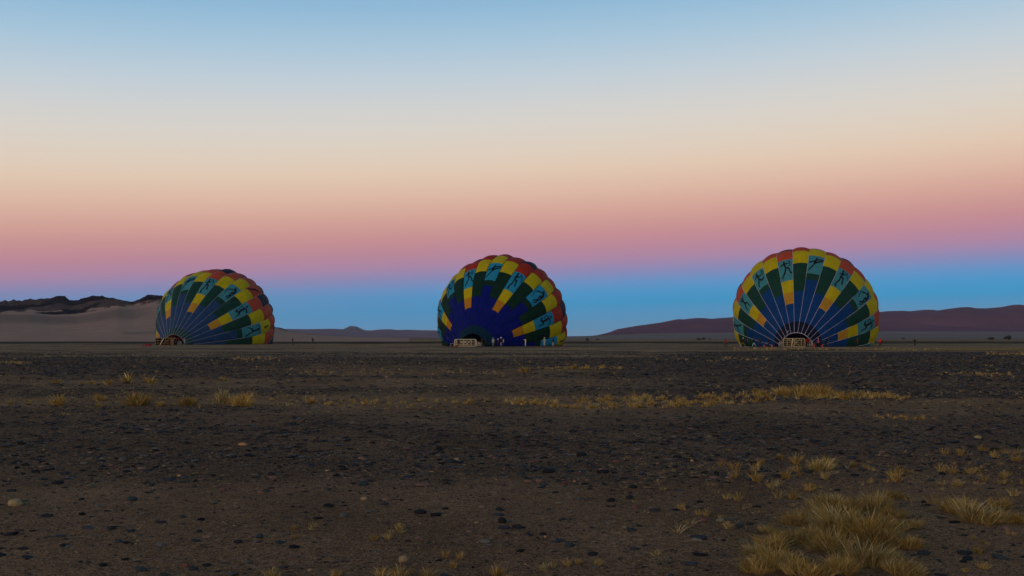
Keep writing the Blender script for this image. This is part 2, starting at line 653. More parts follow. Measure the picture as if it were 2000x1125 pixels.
field('rocky_hills', PX, YY, Hh, at_l, land_mat('rocky_hill_ground', (0.325, 0.205, 0.148), (0.019, 0.013, 0.012), 0.05))

# right: long smooth red dunes behind a low pediment
crest_r = [(900, 660), (1000, 659), (1100, 657.5), (1150, 656), (1165, 655), (1190, 649), (1205, 643), (1240, 637), (1290, 630), (1315, 625), (1326, 623.2), (1333, 624), (1360, 621),
           (1375, 621.3), (1388, 622.7), (1410, 621), (1440, 619), (1520, 614), (1600, 612), (1716, 609.5), (1736, 607.6), (1764, 607), (1777, 608),
           (1805, 605), (1825, 605.2), (1831, 606.6), (1854, 603), (1876, 600.2), (1893, 599.7), (1907, 602), (1926, 602.2), (1954, 600),
           (1981, 595.2), (1992, 594.8), (2000, 596), (2060, 603), (2200, 598), (2500, 610), (2900, 640)]
pxs = np.linspace(900, 2900, 420)
Ys = np.concatenate([np.linspace(880, 3400, 34), np.linspace(3450, 5200, 70), np.linspace(5300, 7000, 12)])
PX, YY = np.meshgrid(pxs, Ys)
XX = (PX - 1000) / F * YY
hc = prof(crest_r, PX)
foot = np.interp(PX, [900, 1100, 1250, 1500, 2000, 2900], [0.5, 2, 8, 10, 10.5, 9])
foot = np.minimum(foot, hc)
tp = np.clip((YY - 900) / 2500, 0, 1)
td = sstep(3400, 5150, YY)
fold = fbm(XX / 520 + YY / 400, YY / 900, 43, 3) - 0.5
ang = foot * tp ** 0.8 + (hc - foot) * np.clip(td + fold * 1.1 * np.sin(PI * td), 0, 1)
Hd = ang / F * YY + CAM_H * tp
back = sstep(5200, 7000, YY)
Hd = Hd * (1 - back) - 2 * back
Hd = np.where(YY <= 905, -0.4, Hd)
redd = sstep(3380, 3700, YY + 250 * (fbm(XX / 500, YY / 300, 49, 3) - .5))
strip = 0.5 * (fbm(XX / 300, YY / 90, 47, 3) > 0.56) * (1 - redd)
field('red_dunes', PX, YY, Hd, np.stack([redd, strip], -1), land_mat('dune_sand', (0.20, 0.165, 0.14), (0.140, 0.056, 0.072), 0.004, 0.1))

# far flat-topped range with one cone, blue with distance
crest_m = [(300, 650), (420, 644), (520, 642), (560, 642.3), (600, 643), (650, 642), (669, 643), (725, 645.5), (745, 643.2), (765, 643), (775, 644.6), (800, 644),
           (820, 645), (860, 645.3), (900, 647), (980, 652), (1060, 655.5), (1100, 656.8), (1180, 656), (1300, 654), (1500, 655), (1800, 659)]
pxs = np.linspace(300, 1800, 300)
Ys = np.concatenate([np.linspace(6200, 9000, 40), np.linspace(9200, 10500, 8)])
PX, YY = np.meshgrid(pxs, Ys)
XX = (PX - 1000) / F * YY
hc = prof(crest_m, PX)
td = sstep(6300, 9000, YY)
td = np.clip(td + (fbm(XX / 500, YY / 700, 63, 4) - .5) * .5 * np.sin(PI * td), 0, 1)
Hm = (hc * td) / F * YY + CAM_H * td
back = sstep(9100, 10500, YY)
Hm = Hm * (1 - back) - 3 * back
Hm = np.where(YY <= 6300, -1, Hm)
field('far_range', PX, YY, Hm, np.stack([td * 0 + 1, td * 0], -1), land_mat('far_range_ground', (0.2, 0.16, 0.14), (0.16, 0.095, 0.10), 0.003, 0.1))
crest_c = [(655, 650), (668, 643.5), (676, 639.5), (684, 635.6), (690, 635.8), (698, 637), (706, 641.5), (712, 643.5), (722, 646), (735, 651)]
pxs = np.linspace(650, 740, 60)
Ys = np.linspace(9300, 11000, 24)
PX, YY = np.meshgrid(pxs, Ys)
XX = (PX - 1000) / F * YY
td = np.clip(1 - np.abs(YY - 10150) / 850, 0, 1) ** 0.8
Hm = prof(crest_c, PX) * td / F * YY + CAM_H * td - 1.0
field('far_peak', PX, YY, Hm, np.stack([td * 0 + 1, td * 0], -1), land_mat('far_peak_ground', (0.2, 0.16, 0.14), (0.10, 0.08, 0.085), 0.003, 0.1))

# ------------------------------------------------------------------ haze: one closed box of even air
hz = bmesh.new()
bmesh.ops.create_cube(hz, size=1)
bmesh.ops.scale(hz, vec=(26000, 26000, 420), verts=hz.verts)
bmesh.ops.translate(hz, vec=(0, 0, 420 / 2 - 4.2), verts=hz.verts)
hme = bpy.data.meshes.new('haze')
hz.to_mesh(hme)
hz.free()
hm = bpy.data.materials.new('haze_air')
hm.use_nodes = True
hm.node_tree.nodes.clear()
pv = hm.node_tree.nodes.new('ShaderNodeVolumePrincipled')
pv.inputs['Color'].default_value = (0.66, 0.74, 0.98, 1)
pv.inputs['Density'].default_value = 0.00003
ho = hm.node_tree.nodes.new('ShaderNodeOutputMaterial')
hm.node_tree.links.new(pv.outputs[0], ho.inputs['Volume'])
hme.materials.append(hm)
tag(link('haze', hme), kind='stuff', label='thin blue dusk haze over the desert plain', cat='haze')

# ------------------------------------------------------------------ balloons
SHAPE = {  # yaw, pitch, length, Rmax, mouth radius, X, Y, side offset, up offset, rear
    0: ([0.1605, 0.242, 20.7414, 15.1373, 2.6096, -83.9008, 248.0, 0.7574, -0.2641, 1.1007], -37.34, 12.57),
    1: ([0.3209, 0.2961, 17.3697, 14.0155, 2.6765, -7.7351, 201.0, 0.2074, 0.3002, 0.946], -19.53, 12.59),
    2: ([0.3068, 0.3417, 14.9995, 14.2004, 2.8698, 54.2281, 190.0, 1.1794, 0.9898, 0.5944], -14.10, 12.86)}
ROW = {'A': [.273, .381, .503, .767, .991, 1.30, 1.62], 'B': [.381, .690, .906, 1.176, 1.42, 1.66], 'C': [.499, .561, .821, 1.03, 1.24, 1.45, 1.68]}
COLR = {'A': ['blue', 'orange', 'yellow', 'teal', 'red', 'navy', 'red', 'navy'],
        'B': ['blue', 'green', 'yellow', 'red', 'navy', 'red', 'navy'],
        'C': ['blue', 'green', 'teal', 'yellow', 'red', 'navy', 'red', 'navy']}
QE = 1.1357


class Envelope:
    def __init__(s, k):
        (s.yaw, s.p, s.L, s.Rm, s.r0, X0, Y0, s.sx, s.sz, s.rear), s.ph0, s.sp = SHAPE[k]
        s.k = k
        s.a = np.array([math.sin(s.yaw) * math.cos(s.p), math.cos(s.yaw) * math.cos(s.p), math.sin(s.p)])
        s.r = np.array([math.cos(s.yaw), -math.sin(s.yaw), 0.0])
        s.u = np.cross(s.r, s.a)
        s.M = np.array([X0, Y0, 0.0])
        # gore edges, degrees from the top: the ones on the ground share what is left of the circle
        e = [s.ph0 - s.sp / 2 + s.sp * n for n in range(-9, 16)]
        lo = [i for i in e if -114 < i < 120]
        n0 = round((lo[0] - (s.ph0 - s.sp / 2)) / s.sp)
        rest = 24 - (len(lo) - 1)
        gap = 360 - (lo[-1] - lo[0])
        s.edges = lo + [lo[-1] + gap * (i + 1) / rest for i in range(rest)]
        s.n0 = n0

    def raw(s, ph, t):
        f = np.clip(t, 0, 1)
        g = np.clip(t - 1, 0, 1)
        sf = np.sin(PI / 2 * f)
        R = np.where(t <= 1, s.r0 + (s.Rm - s.r0) * sf ** QE, s.Rm * np.cos(PI / 2 * g * .999) ** .9)
        C = s.M + s.L * f[..., None] * s.a + sf[..., None] * (s.sx * s.r + s.sz * s.u) + (s.rear * s.Rm * np.sin(PI / 2 * g))[..., None] * s.a
        D = np.sin(ph)[..., None] * s.r + np.cos(ph)[..., None] * s.u
        return C, R, D

    def pt(s, gore, w, t, off=0.0):
        """a point on the cloth of one gore: w 0..1 across, t along from the mouth"""
        e0, e1 = s.edges[gore], s.edges[gore + 1]
        w = np.asarray(w, float)
        t = np.asarray(t, float)
        ph = np.radians(e0 + (e1 - e0) * w)
        C, R, D = s.raw(ph, t)
        b = (0.12 + 0.34 * sstep(0.5, 1.2, t)) * sstep(0.02, 0.3, t) * (1 - sstep(1.6, 2.0, t))
        b = b * (0.85 + 0.3 * math.sin(gore * 2.3 + s.k)) * (1.15, 1.0, 0.62)[s.k]
        sag = (0.10 * np.sin(ph * 3.1 + t * 5 + s.k * 2) + 0.035 * np.sin(t * 31 + gore * 1.7) * np.sin(w * PI) + 0.05 * np.sin(t * 13 + gore * 4.1)) * sstep(.1, .5, t)
        chord = 1 - (2 * w - 1) ** 2
        R = R + b * chord + sag + off
        P = C + R[..., None] * D
        # the lower side lies pressed on the ground
        z = P[..., 2]
        P[..., 2] = np.where(z < 0.12, 0.02 + off * .3 + 0.10 * np.exp((np.minimum(z, .12) - 0.12) * 9.0), z)
        return P


FAB = {}
PAL = {'blue': (0.012, 0.050, 0.30), 'orange': (0.46, 0.235, 0.022), 'yellow': (0.48, 0.39, 0.006), 'teal': (0.05, 0.235, 0.265),
       'red': (0.43, 0.070, 0.032), 'navy': (0.014, 0.022, 0.040), 'green': (0.010, 0.050, 0.034)}
TWEAK = {0: dict(blue=(0.020, 0.055, 0.135), skirt=(0.014, 0.058, 0.062)), 1: dict(blue=(0.003, 0.009, 0.15), green=(.006, .030, .017), teal=(0.018, 0.25, 0.40), red=(0.36, .030, .012), orange=(0.44, 0.19, 0.012), skirt=(0.004, 0.030, 0.055)),
         2: dict(blue=(0.005, 0.046, 0.17), skirt=(0.006, 0.010, 0.028))}

# painted running and hunting figures, drawn as strokes in panel space (x right, y down)
FIGS = [
    # archer striding
    [([(.42, .19), (.45, .30), (.52, .44)], .055), ([(.17, .31), (.42, .25), (.74, .25)], .028), ([(.68, .13), (.80, .16), (.80, .36), (.68, .39)], .02),
     ([(.52, .42), (.44, .62), (.30, .74), (.16, .88)], .042), ([(.52, .44), (.72, .50), (.82, .68), (.95, .70)], .038), ([(.38, .15), (.47, .16)], .06)],
    # long leaping figure
    [([(.10, .88), (.28, .70), (.42, .55), (.58, .44), (.80, .36), (.96, .26)], .036), ([(.42, .55), (.46, .40), (.52, .30)], .055), ([(.06, .48), (.28, .44), (.50, .32), (.76, .26), (.92, .20)], .03),
     ([(.46, .26), (.56, .25)], .06), ([(.84, .20), (.86, .30)], .02)],
    # hunched runner with a stick bow
    [([(.36, .16), (.40, .34), (.36, .50)], .055), ([(.36, .18), (.52, .30), (.62, .18)], .03), ([(.52, .10), (.72, .16), (.92, .44)], .018), ([(.36, .50), (.40, .64), (.32, .76), (.28, .90), (.40, .92)], .045),
     ([(.38, .48), (.60, .50), (.64, .66), (.76, .72)], .04), ([(.30, .12), (.42, .12)], .055), ([(.20, .36), (.36, .30)], .025)],
    # sitting figure drawing a bow
    [([(.72, .30), (.78, .46), (.70, .66)], .06), ([(.72, .32), (.46, .22), (.32, .14)], .03), ([(.32, .10), (.22, .22), (.16, .44)], .018), ([(.70, .66), (.60, .50), (.46, .70), (.24, .66)], .042),
     ([(.70, .68), (.52, .74), (.44, .84), (.28, .80)], .035), ([(.74, .24), (.82, .26)], .06)],
    # running with a bow overhead
    [([(.34, .54), (.50, .44), (.68, .34)], .075), ([(.62, .30), (.46, .14), (.36, .24), (.40, .34)], .022), ([(.36, .56), (.22, .44), (.22, .22)], .04), ([(.36, .56), (.38, .72), (.18, .90)], .04),
     ([(.68, .34), (.76, .50), (.80, .76)], .028), ([(.72, .26), (.84, .26)], .06)],
    # long-legged figure reaching forward
    [([(.40, .62), (.58, .50), (.74, .46)], .055), ([(.60, .22), (.78, .16), (.86, .34)], .022), ([(.42, .62), (.24, .76), (.12, .94)], .038), ([(.42, .60), (.36, .38), (.12, .28)], .035),
     ([(.74, .46), (.90, .56)], .028), ([(.74, .40), (.86, .42)], .06)],
    # figure with raised arms
    [([(.50, .26), (.50, .56)], .055), ([(.28, .12), (.40, .32), (.60, .32), (.74, .14)], .028), ([(.50, .56), (.36, .72), (.30, .92)], .04), ([(.50, .56), (.68, .66), (.70, .90)], .04), ([(.45, .18), (.55, .18)], .055)],
    # spear runner
    [([(.40, .24), (.46, .50)], .055), ([(.12, .38), (.40, .30), (.66, .40), (.84, .14)], .026), ([(.80, .10), (.90, .30), (.78, .46)], .018), ([(.46, .50), (.34, .68), (.22, .90)], .042),
     ([(.46, .50), (.62, .66), (.86, .58)], .04), ([(.36, .18), (.46, .18)], .06)],
]
for _fi, _deg in ((3, 50), (4, 66), (5, 76)):      # these were drawn as seen on leaning gores: stand them up
    _c, _s = math.cos(R_(_deg)), math.sin(R_(_deg))
    _new = [([((x - .5) * _c + (y - .5) * _s, -(x - .5) * _s + (y - .5) * _c) for x, y in p_], w_) for p_, w_ in FIGS[_fi]]
    _xs = [q[0] for p_, w_ in _new for q in p_]
    _ys = [q[1] for p_, w_ in _new for q in p_]
    FIGS[_fi] = [([(.12 + .76 * (x - min(_xs)) / (max(_xs) - min(_xs)), .12 + .76 * (y - min(_ys)) / (max(_ys) - min(_ys))) for x, y in p_], w_) for p_, w_ in _new]
FIGWORD = ['striding archer', 'long leaping figure', 'hunched runner', 'sitting archer', 'runner with bow overhead', 'long-legged figure', 'figure with raised arms', 'spear runner']


def ribbon(env, gore, t0, t1, strokes, off=0.07):
    co, fc = [], []
    wid = 1.15
    for pts, wd in strokes:
        P = np.array(pts, float)
        # smooth by sampling a Catmull-Rom curve
        Q = []
        ext = np.vstack([2 * P[0] - P[1], P, 2 * P[-1] - P[-2]])
        for i in range(len(P) - 1):
            p0, p1, p2, p3 = ext[i:i + 4]
            for tt in np.linspace(0, 1, 5)[:-1]:
                Q.append(0.5 * (2 * p1 + (p2 - p0) * tt + (2 * p0 - 5 * p1 + 4 * p2 - p3) * tt ** 2 + (3 * p1 - p0 - 3 * p2 + p3) * tt ** 3))
        Q.append(P[-1])
        Q = np.array(Q)
        tg = np.gradient(Q, axis=0)
        nn = np.stack([-tg[:, 1], tg[:, 0]], -1)
        nn /= np.linalg.norm(nn, axis=1)[:, None] + 1e-9
        kk = np.linspace(0, 1, len(Q))
        w_ = wd * (0.55 + 0.45 * np.sin(PI * np.clip(kk * 0.8 + 0.15, 0, 1)))
        A_ = Q + nn * w_[:, None] * wid
        B_ = Q - nn * w_[:, None] * wid
        base = len(co)
        for q in range(len(Q)):
            for V in (A_[q], B_[q]):
                co.append(env.pt(gore, np.clip(V[0], 0.02, .98), t1 + (t0 - t1) * np.clip(V[1], 0.02, .98), off))
        for q in range(len(Q) - 1):
            i = base + 2 * q
            fc.append((i, i + 1, i + 3, i + 2))
    return np.array(co), np.array(fc)


INK = M('black_paint', (0.006, 0.008, 0.014), rough=0.9, var=0.1)


def set_normals(me, nrmls):
    me.normals_split_custom_set_from_vertices([tuple(v) for v in nrmls])


def tube_mesh(name, pts, rad, mat, seg=5, cap=True):
    pts = [Vector(p) for p in pts]
    co, fc = [], []
    up = None
    for i, p in enumerate(pts):
        d = (pts[min(i + 1, len(pts) - 1)] - pts[max(i - 1, 0)]).normalized()
        if up is None:
            up = d.orthogonal().normalized()
        up = (up - d * up.dot(d)).normalized()
        v = d.cross(up)
        for s in range(seg):
            a = 2 * PI * s / seg
            co.append(p + (up * math.cos(a) + v * math.sin(a)) * rad)
    for i in range(len(pts) - 1):
        for s in range(seg):
            a, b = i * seg + s, i * seg + (s + 1) % seg
            fc.append((a, b, b + seg, a + seg))
    me = bpy.data.meshes.new(name)
    faces = list(fc)
    if cap:
        faces.append(tuple(range(seg))[::-1])
        faces.append(tuple(len(co) - seg + s for s in range(seg)))
    me.from_pydata([tuple(c) for c in co], [], faces)
    for p in me.polygons:
        p.use_smooth = True
    if mat:
        me.materials.append(mat)
    return me


BAL_LABEL = ['leftmost half-inflated hot air balloon with its dark red mouth turned left beside a brown basket',
             'middle hot air balloon with no pale seams, deep blue throat and cream basket frame',
             'rightmost and largest hot air balloon with bright pale seams fanning from its black mouth']
for k in range(3):
    env = Envelope(k)
    root = empty('hot_air_balloon', tuple(env.M))
    tag(root, BAL_LABEL[k], 'hot air balloon', 'hot air balloons being inflated on the plain')
    M0 = env.M
    tsk = (0.09, 0.09, 0.108)[k]

    def fab(c):
        key = (k, c)
        if key not in FAB:
            FAB[key] = fabric('%s_balloon_cloth' % c, TWEAK[k].get(c, PAL.get(c)))
        return FAB[key]
    for gi in range(24):
        n = env.n0 + gi
        ty = 'ABCB'[n % 4]
        e_mid = (env.edges[gi] + env.edges[gi + 1]) / 2
        cuts = [0.0, tsk] + ROW[ty] + [1.985]
        names = ['skirt'] + list(COLR[ty])
        if k:
            names[-2] = 'navy'  # crown row navy instead of red: darkness inside the mouth put into its colour
        for ri in range(len(cuts) - 1):
            t0, t1 = cuts[ri], cuts[ri + 1]
            nu, nv = 6, max(2, min(7, int((t1 - t0) * 20)))
            W, T = np.meshgrid(np.linspace(0, 1, nu + 1), np.linspace(t0, t1, nv + 1))
            P = env.pt(gi, W, T)
            if P[..., 2].max() < 0.06:
                continue
            dW = env.pt(gi, W + 1e-3, T) - env.pt(gi, W - 1e-3, T)
            dT = env.pt(gi, W, T + 1e-3) - env.pt(gi, W, T - 1e-3)
            Nn = np.cross(dW, dT)
            Nn /= np.linalg.norm(Nn, axis=-1)[..., None] + 1e-12
            out = P - (M0 + env.a * env.L * 0.9)
            if (Nn * out).sum(-1).mean() < 0:
                Nn = -Nn
            i = np.arange(nv)[:, None] * (nu + 1) + np.arange(nu)[None, :]
            f = np.stack([i, i + 1, i + nu + 2, i + nu + 1], -1).reshape(-1, 4)
            # keep the winding outward
            fl = np.cross(P[0, 1] - P[0, 0], P[1, 0] - P[0, 0]).dot(Nn[0, 0])
            if fl < 0:
                f = f[:, ::-1]
            me = np_mesh('panel', P.reshape(-1, 3) - M0, f, fab(names[ri]), True)
            set_normals(me, Nn.reshape(-1, 3))
            po = link('panel', me, root)
            if names[ri] == 'teal' and P[..., 2].mean() > 0.8:
                fi = (n // 2) % 8
                po['label'] = 'teal panel painted with a black ' + FIGWORD[fi]
                co, fc = ribbon(env, gi, t0, t1, FIGS[fi])
                link('painted_figure', np_mesh('painted_figure', co - M0, fc, INK, True), po)
            if (k, n, names[ri]) in ((0, 10, 'yellow'), (1, 10, 'yellow')):
                # short upright row of black characters, too small to read
                st = [([(.44, .30 + .13 * q), (.60, .34 + .13 * q)], .03) for q in range(4)] + [([(.52, .22), (.50, .40)], .022), ([(.50, .50), (.54, .74)], .022)]
                co, fc = ribbon(env, gi, t0, t1, st)
                link('registration_mark', np_mesh('registration_mark', co - M0, fc, INK, True), po)
            if k == 0 and n == 7 and names[ri] == 'red':
                co, fc = ribbon(env, gi, t0, t1, [([(.15, .95), (.5, .62), (.85, .36)], .06)], 0.1)
                link('vent_opening', np_mesh('vent_opening', co - M0, fc, INK, True), po)
                sm = M('dark_red_stitching', (0.16, 0.02, 0.012))
                co, fc = ribbon(env, gi, t0, t1, [([(.08, .10), (.92, .10)], .012), ([(.08, .9), (.92, .9)], .012)], 0.08)
                link('stitching', np_mesh('stitching', co - M0, fc, sm, True), po)
    # sewn load tapes along the gore edges
    if k == 1:
        tm, trd = M('dark_blue_seam_tape', (0.004, 0.006, 0.03), rough=.8), 0.045
    elif k == 0:
        tm, trd = M('pale_load_tape', (0.36, 0.32, 0.34), rough=.7), 0.032
    else:
        tm, trd = M('bright_load_tape', (0.42, 0.41, 0.62), rough=.7), 0.024
    for gi in range(24):
        ts = np.linspace(0.0, 1.9, 44)
        P = env.pt(gi, np.zeros(44), ts, 0.03)
        if P[..., 2].max() < 0.2:
            continue
        keep = P[P[:, 2] > 0.10] - M0
        if len(keep) < 3:
            continue
        link('load_tape', tube_mesh('load_tape', keep, trd, tm, 5), root)
    # hem of the mouth
    hem = []
    for gi in range(24):
        for w in (0, 0.34, 0.67):
            p = env.pt(gi, np.array(w), np.array(0.0), 0.0)
            if p[2] > 0.12:
                hem.append((((env.edges[gi] + (env.edges[gi + 1] - env.edges[gi]) * w + 180) % 360), p - M0))
    hem = [h[1] for h in sorted(hem, key=lambda q: q[0])]
    hem[0][2] = 0.03
    hem[-1][2] = 0.03
    hmat = [M('tan_hem_tape', (0.34, 0.22, 0.12)), M('black_hem_tape', (0.01, 0.012, 0.02)), M('bright_load_tape', (0.62, 0.56, 0.70))][k]
    link('mouth_hem', tube_mesh('mouth_hem', hem, 0.05, hmat, 5), root)
    if k == 2:
        for px_, py_ in ((1541.5, 648.5), (1560, 645.5), (1578.5, 648.8)):
            c0 = at(px_, py_, env.M[1] - 0.1) - Vector(env.M)
            lean = (px_ - 1560) / 18.5 * 0.28
            bm = bmesh.new()
            Mx = Matrix.Translation(c0) @ Matrix.Rotation(lean, 4, 'Y')

            def bar(a, b, wd=0.055):
                a, b = Vector(a), Vector(b)
                m4 = (b - a).to_track_quat('Z', 'Y').to_matrix().to_4x4()
                m4.translation = (a + b) / 2
                bmesh.ops.create_cube(bm, size=1, matrix=Mx @ m4 @ Matrix.Diagonal((wd, wd, (b - a).length, 1)))
            hw, hh = .33, .24
            bar((-hw, 0, -hh), (hw, 0, -hh)); bar((-hw, 0.01, hh), (hw, 0.01, hh))
            bar((-hw, -.01, -hh), (-hw, -.01, hh)); bar((hw, -.01, -hh), (hw, -.01, hh))
            bar((-hw, -.03, -hh), (hw, -.03, hh), .045); bar((-hw, .03, hh), (hw, .03, -hh), .045)
            me = bpy.data.meshes.new('crossed_bracket')
            bm.to_mesh(me)
            bm.free()
            me.materials.append(M('pale_bracket', (0.42, 0.38, 0.38)))
            link('crossed_bracket', me, root)


# ------------------------------------------------------------------ boxes, bars
def bm_obj(name, build, mat, parent=None, smooth=False, bevel=0.0):
    bm = bmesh.new()
    build(bm)
    if bevel:
        bmesh.ops.bevel(bm, geom=list(bm.edges), offset=bevel, segments=2, affect='EDGES', clamp_overlap=True)
    me = bpy.data.meshes.new(name)
    bm.to_mesh(me)
    bm.free()
    if smooth:
        for p in me.polygons:
            p.use_smooth = True
    me.materials.append(mat)
    return link(name, me, parent)


def bxm(bm, c, s, rot=None):
    m4 = Matrix.Translation(Vector(c))
    if rot is not None:
        m4 = m4 @ rot
    bmesh.ops.create_cube(bm, size=1, matrix=m4 @ Matrix.Diagonal((*s, 1)))


def barm(bm, a, b, w, seg=6):
    a, b = Vector(a), Vector(b)
    m4 = (b - a).to_track_quat('Z', 'Y').to_matrix().to_4x4()
    m4.translation = (a + b) / 2
    bmesh.ops.create_cone(bm, segments=seg, radius1=w, radius2=w, depth=(b - a).length, cap_ends=True, matrix=m4)


def bar_obj(name, a, b, w, mat, parent, seg=6):
    return bm_obj(name, lambda bm: barm(bm, a, b, w, seg), mat, parent, True)


WICK = M('brown_wicker', (0.20, 0.105, 0.045), scale=30, bump=0.5, var=0.4)
DARKIN = M('shaded_wicker_inside', (0.016, 0.012, 0.010), scale=30, bump=0.5)  # near black: shade inside the baskets put into the colour; tray shares it
PALEW = M('pale_basket_rail', (0.50, 0.40, 0.22), scale=12, var=0.2)
CREAM = M('cream_basket_rail', (0.58, 0.49, 0.31), scale=12, var=0.12)
STRAP = M('pale_strap', (0.72, 0.60, 0.42))


def basket(px, py, w, h, depth, rz, label, rail, wick, cols, rows, braces, strap, hoop=False, rr_=0.055, by=None):
    """a passenger basket lying on its side: open lattice towards the viewer, wicker walls behind"""
    g = front_of(px, py, 1.6)
    w, h = w * g.y / gnd(px, py).y, h * g.y / gnd(px, py).y
    t = empty('basket', (g.x, g.y, 0), rz)
    tag(t, label, 'basket')
    hw = w / 2
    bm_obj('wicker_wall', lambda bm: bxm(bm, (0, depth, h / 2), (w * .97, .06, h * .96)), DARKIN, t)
    for z in (0.05, h - .04):
        bm_obj('wicker_wall', lambda bm: bxm(bm, (0, depth / 2 + .04, z), (w * .96, depth - .1, .06)), wick, t)
    for x in (-hw + .035, hw - .035):
        bm_obj('wicker_wall', lambda bm: bxm(bm, (x, depth / 2 + .04, h / 2), (.07, depth - .08, h * .97)), wick, t)
    # rounded rim
    rim = []
    cr_ = min(.28, h * .2)
    for cx, cz, a0 in ((hw - cr_, h - cr_, 0), (-hw + cr_, h - cr_, 90), (-hw + cr_, cr_ * .6, 180), (hw - cr_, cr_ * .6, 270)):
        for a in range(0, 91, 22):
            an = R_(a0 + a)
            rim.append((cx + cr_ * math.cos(an), -0.02, max(.06, cz + cr_ * math.sin(an))))
    rim.append(rim[0])
    link('rim', tube_mesh('rim', rim, rr_ * 1.25, rail, 6, False), t)
    for i in range(1, rows):
        bar_obj('rail', (-hw + .05, 0, h * i / rows), (hw - .05, 0, h * i / rows), rr_ * .8, rail, t)
    for x in cols:
        bar_obj('post', (-hw + w * x, -.04, .08), (-hw + w * x, -.04, h - .05), rr_ * .9, rail, t)
    for (a, za), (b_, zb) in braces:
        bar_obj('brace', (-hw + w * a, -.10, h * za), (-hw + w * b_, -.10, h * zb), rr_ * .8, rail, t)
    if strap:
        (a, za), (b_, zb) = strap
        bar_obj('strap', (-hw + w * a, -.2, h * za), (-hw + w * b_, -.2, h * zb), .075, STRAP, t)
    return t


basket(1551.3, 677.3, 4.15, 1.60, 1.15, 0.0, 'tan lattice basket lying on its side in the black mouth of the rightmost balloon', PALEW, WICK,
       (.17, .5, .83), 4, [((.22, .95), (.40, .55)), ((.38, .98), (.75, .12)), ((.75, .95), (.42, .10)), ((.5, .75), (.62, .98))], ((.42, .98), (.36, .04)))
basket(909.3, 676.3, 4.40, 1.42, 1.15, 0.0, 'cream framed basket with crossed braces lying in front of the middle balloon', CREAM, WICK,
       (.07, .40, .76, .955), 4, [((.24, .82), (.52, .05)), ((.42, .80), (.68, .05)), ((.72, .85), (.46, .05)), ((.54, .85), (.43, .45))], None, rr_=.07)
basket(321.0, 675.2, 3.75, 1.66, 1.25, R_(19), 'brown wicker basket tipped on its side by the dark red mouth of the leftmost balloon', M('brown_basket_rail', (0.27, 0.17, 0.08), scale=12, var=0.25), WICK,
       (.14, .34, .55, .70, .84), 3, [((.58, .85), (.45, .1)), ((.75, .9), (.6, .4))], ((.46, .98), (.24, .02)))


_b = [o for o in COL.objects if o.get('label', '').startswith('brown wicker basket')][0]
bm_obj('wicker_panel', lambda bm: bxm(bm, (1.63, -.06, .82), (.5, .10, 1.6)), WICK, _b)


def fan(px, py, r, label, sc=1.0):
    g = front_of(px, py, 0.8)
    t = empty('inflation_fan', (g.x, g.y, 0), 0)
    tag(t, label, 'fan', 'petrol fans blowing air into the balloons')
    mt = M('fan_guard_steel', (0.42, 0.38, 0.33), rough=.5)
    dk = M('fan_dark_metal', (0.03, 0.028, 0.026), rough=.6)
    zc = r + .12
    for q, yy in enumerate((-.12, .12)):
        ring = [(r * math.cos(a), yy, zc + r * math.sin(a)) for a in np.linspace(0, 2 * PI, 25)]
        link('guard_ring', tube_mesh('guard_ring', ring, .035, mt, 5, False), t)
    for q in range(3):
        rg = r * (0.3 + .22 * q)
        ring = [(rg * math.cos(a), -.12, zc + rg * math.sin(a)) for a in np.linspace(0, 2 * PI, 17)]
        link('guard_wire', tube_mesh('guard_wire', ring, .012, mt, 4, False), t)
    for q in range(2):
        bm_obj('blade', lambda bm: bxm(bm, (0, 0, zc), (.14, .03, 1.7 * r), Matrix.Rotation(R_(35 + 90 * q), 4, 'Y') @ Matrix.Rotation(.4, 4, 'Z')), dk, t)
    bm_obj('engine', lambda bm: bxm(bm, (.02, .3, zc), (.36, .34, .34)), M('pale_engine_cover', (0.55, 0.5, 0.42)), t, bevel=.04)
    bm_obj('engine_cap', lambda bm: bmesh.ops.create_cone(bm, segments=12, radius1=.14, radius2=.11, depth=.12, cap_ends=True, matrix=Matrix.Translation((0, -.17, zc)) @ Matrix.Rotation(PI / 2, 4, 'X')), M('pale_engine_cover', (0.55, 0.5, 0.42)), t)
    for x in (-1, 1):
        bar_obj('stand', (x * r * .85, -.3, .03), (x * r * .75, 0, zc), .03, mt, t)
        bar_obj('stand', (x * r * .85, .42, .03), (x * r * .75, 0, zc), .03, mt, t)
    return t


fan(350.5, 675.0, .42, 'small round fan with pale engine at the dark red mouth of the leftmost balloon')
fan(935.4, 676.3, .40, 'small round fan just right of the cream basket at the middle balloon')
fan(1525.4, 677.2, .42, 'round fan left of the tan lattice basket at the rightmost balloon')
fan(1581.0, 677.2, .36, 'low round fan between the red-jacketed and the bending person')


def cone(px, py, label):
    g = front_of(px, py, -0.5)
    t = empty('traffic_cone', (g.x, g.y, 0), 0)
    tag(t, label, 'cone', 'orange cones in front of the rightmost balloon')
    om = M('orange_red_plastic', (0.75, 0.09, 0.05), rough=.5)
    bm_obj('base_plate', lambda bm: bxm(bm, (0, 0, .025), (.34, .34, .05)), om, t, bevel=.01)
    bm_obj('cone_body', lambda bm: bmesh.ops.create_cone(bm, segments=14, radius1=.13, radius2=.03, depth=.42, cap_ends=True, matrix=Matrix.Translation((0, 0, .255))), om, t, True)


cone(1492.4, 677.5, 'leftmost small orange cone, left of the person in a long black coat')
cone(1507.4, 677.5, 'small orange cone just right of the person in a long black coat')
cone(1590.0, 677.6, 'small orange cone at the feet of the person in a blue jacket')
cone(1606.2, 677.6, 'rightmost small orange cone, right of the person in a pink top')


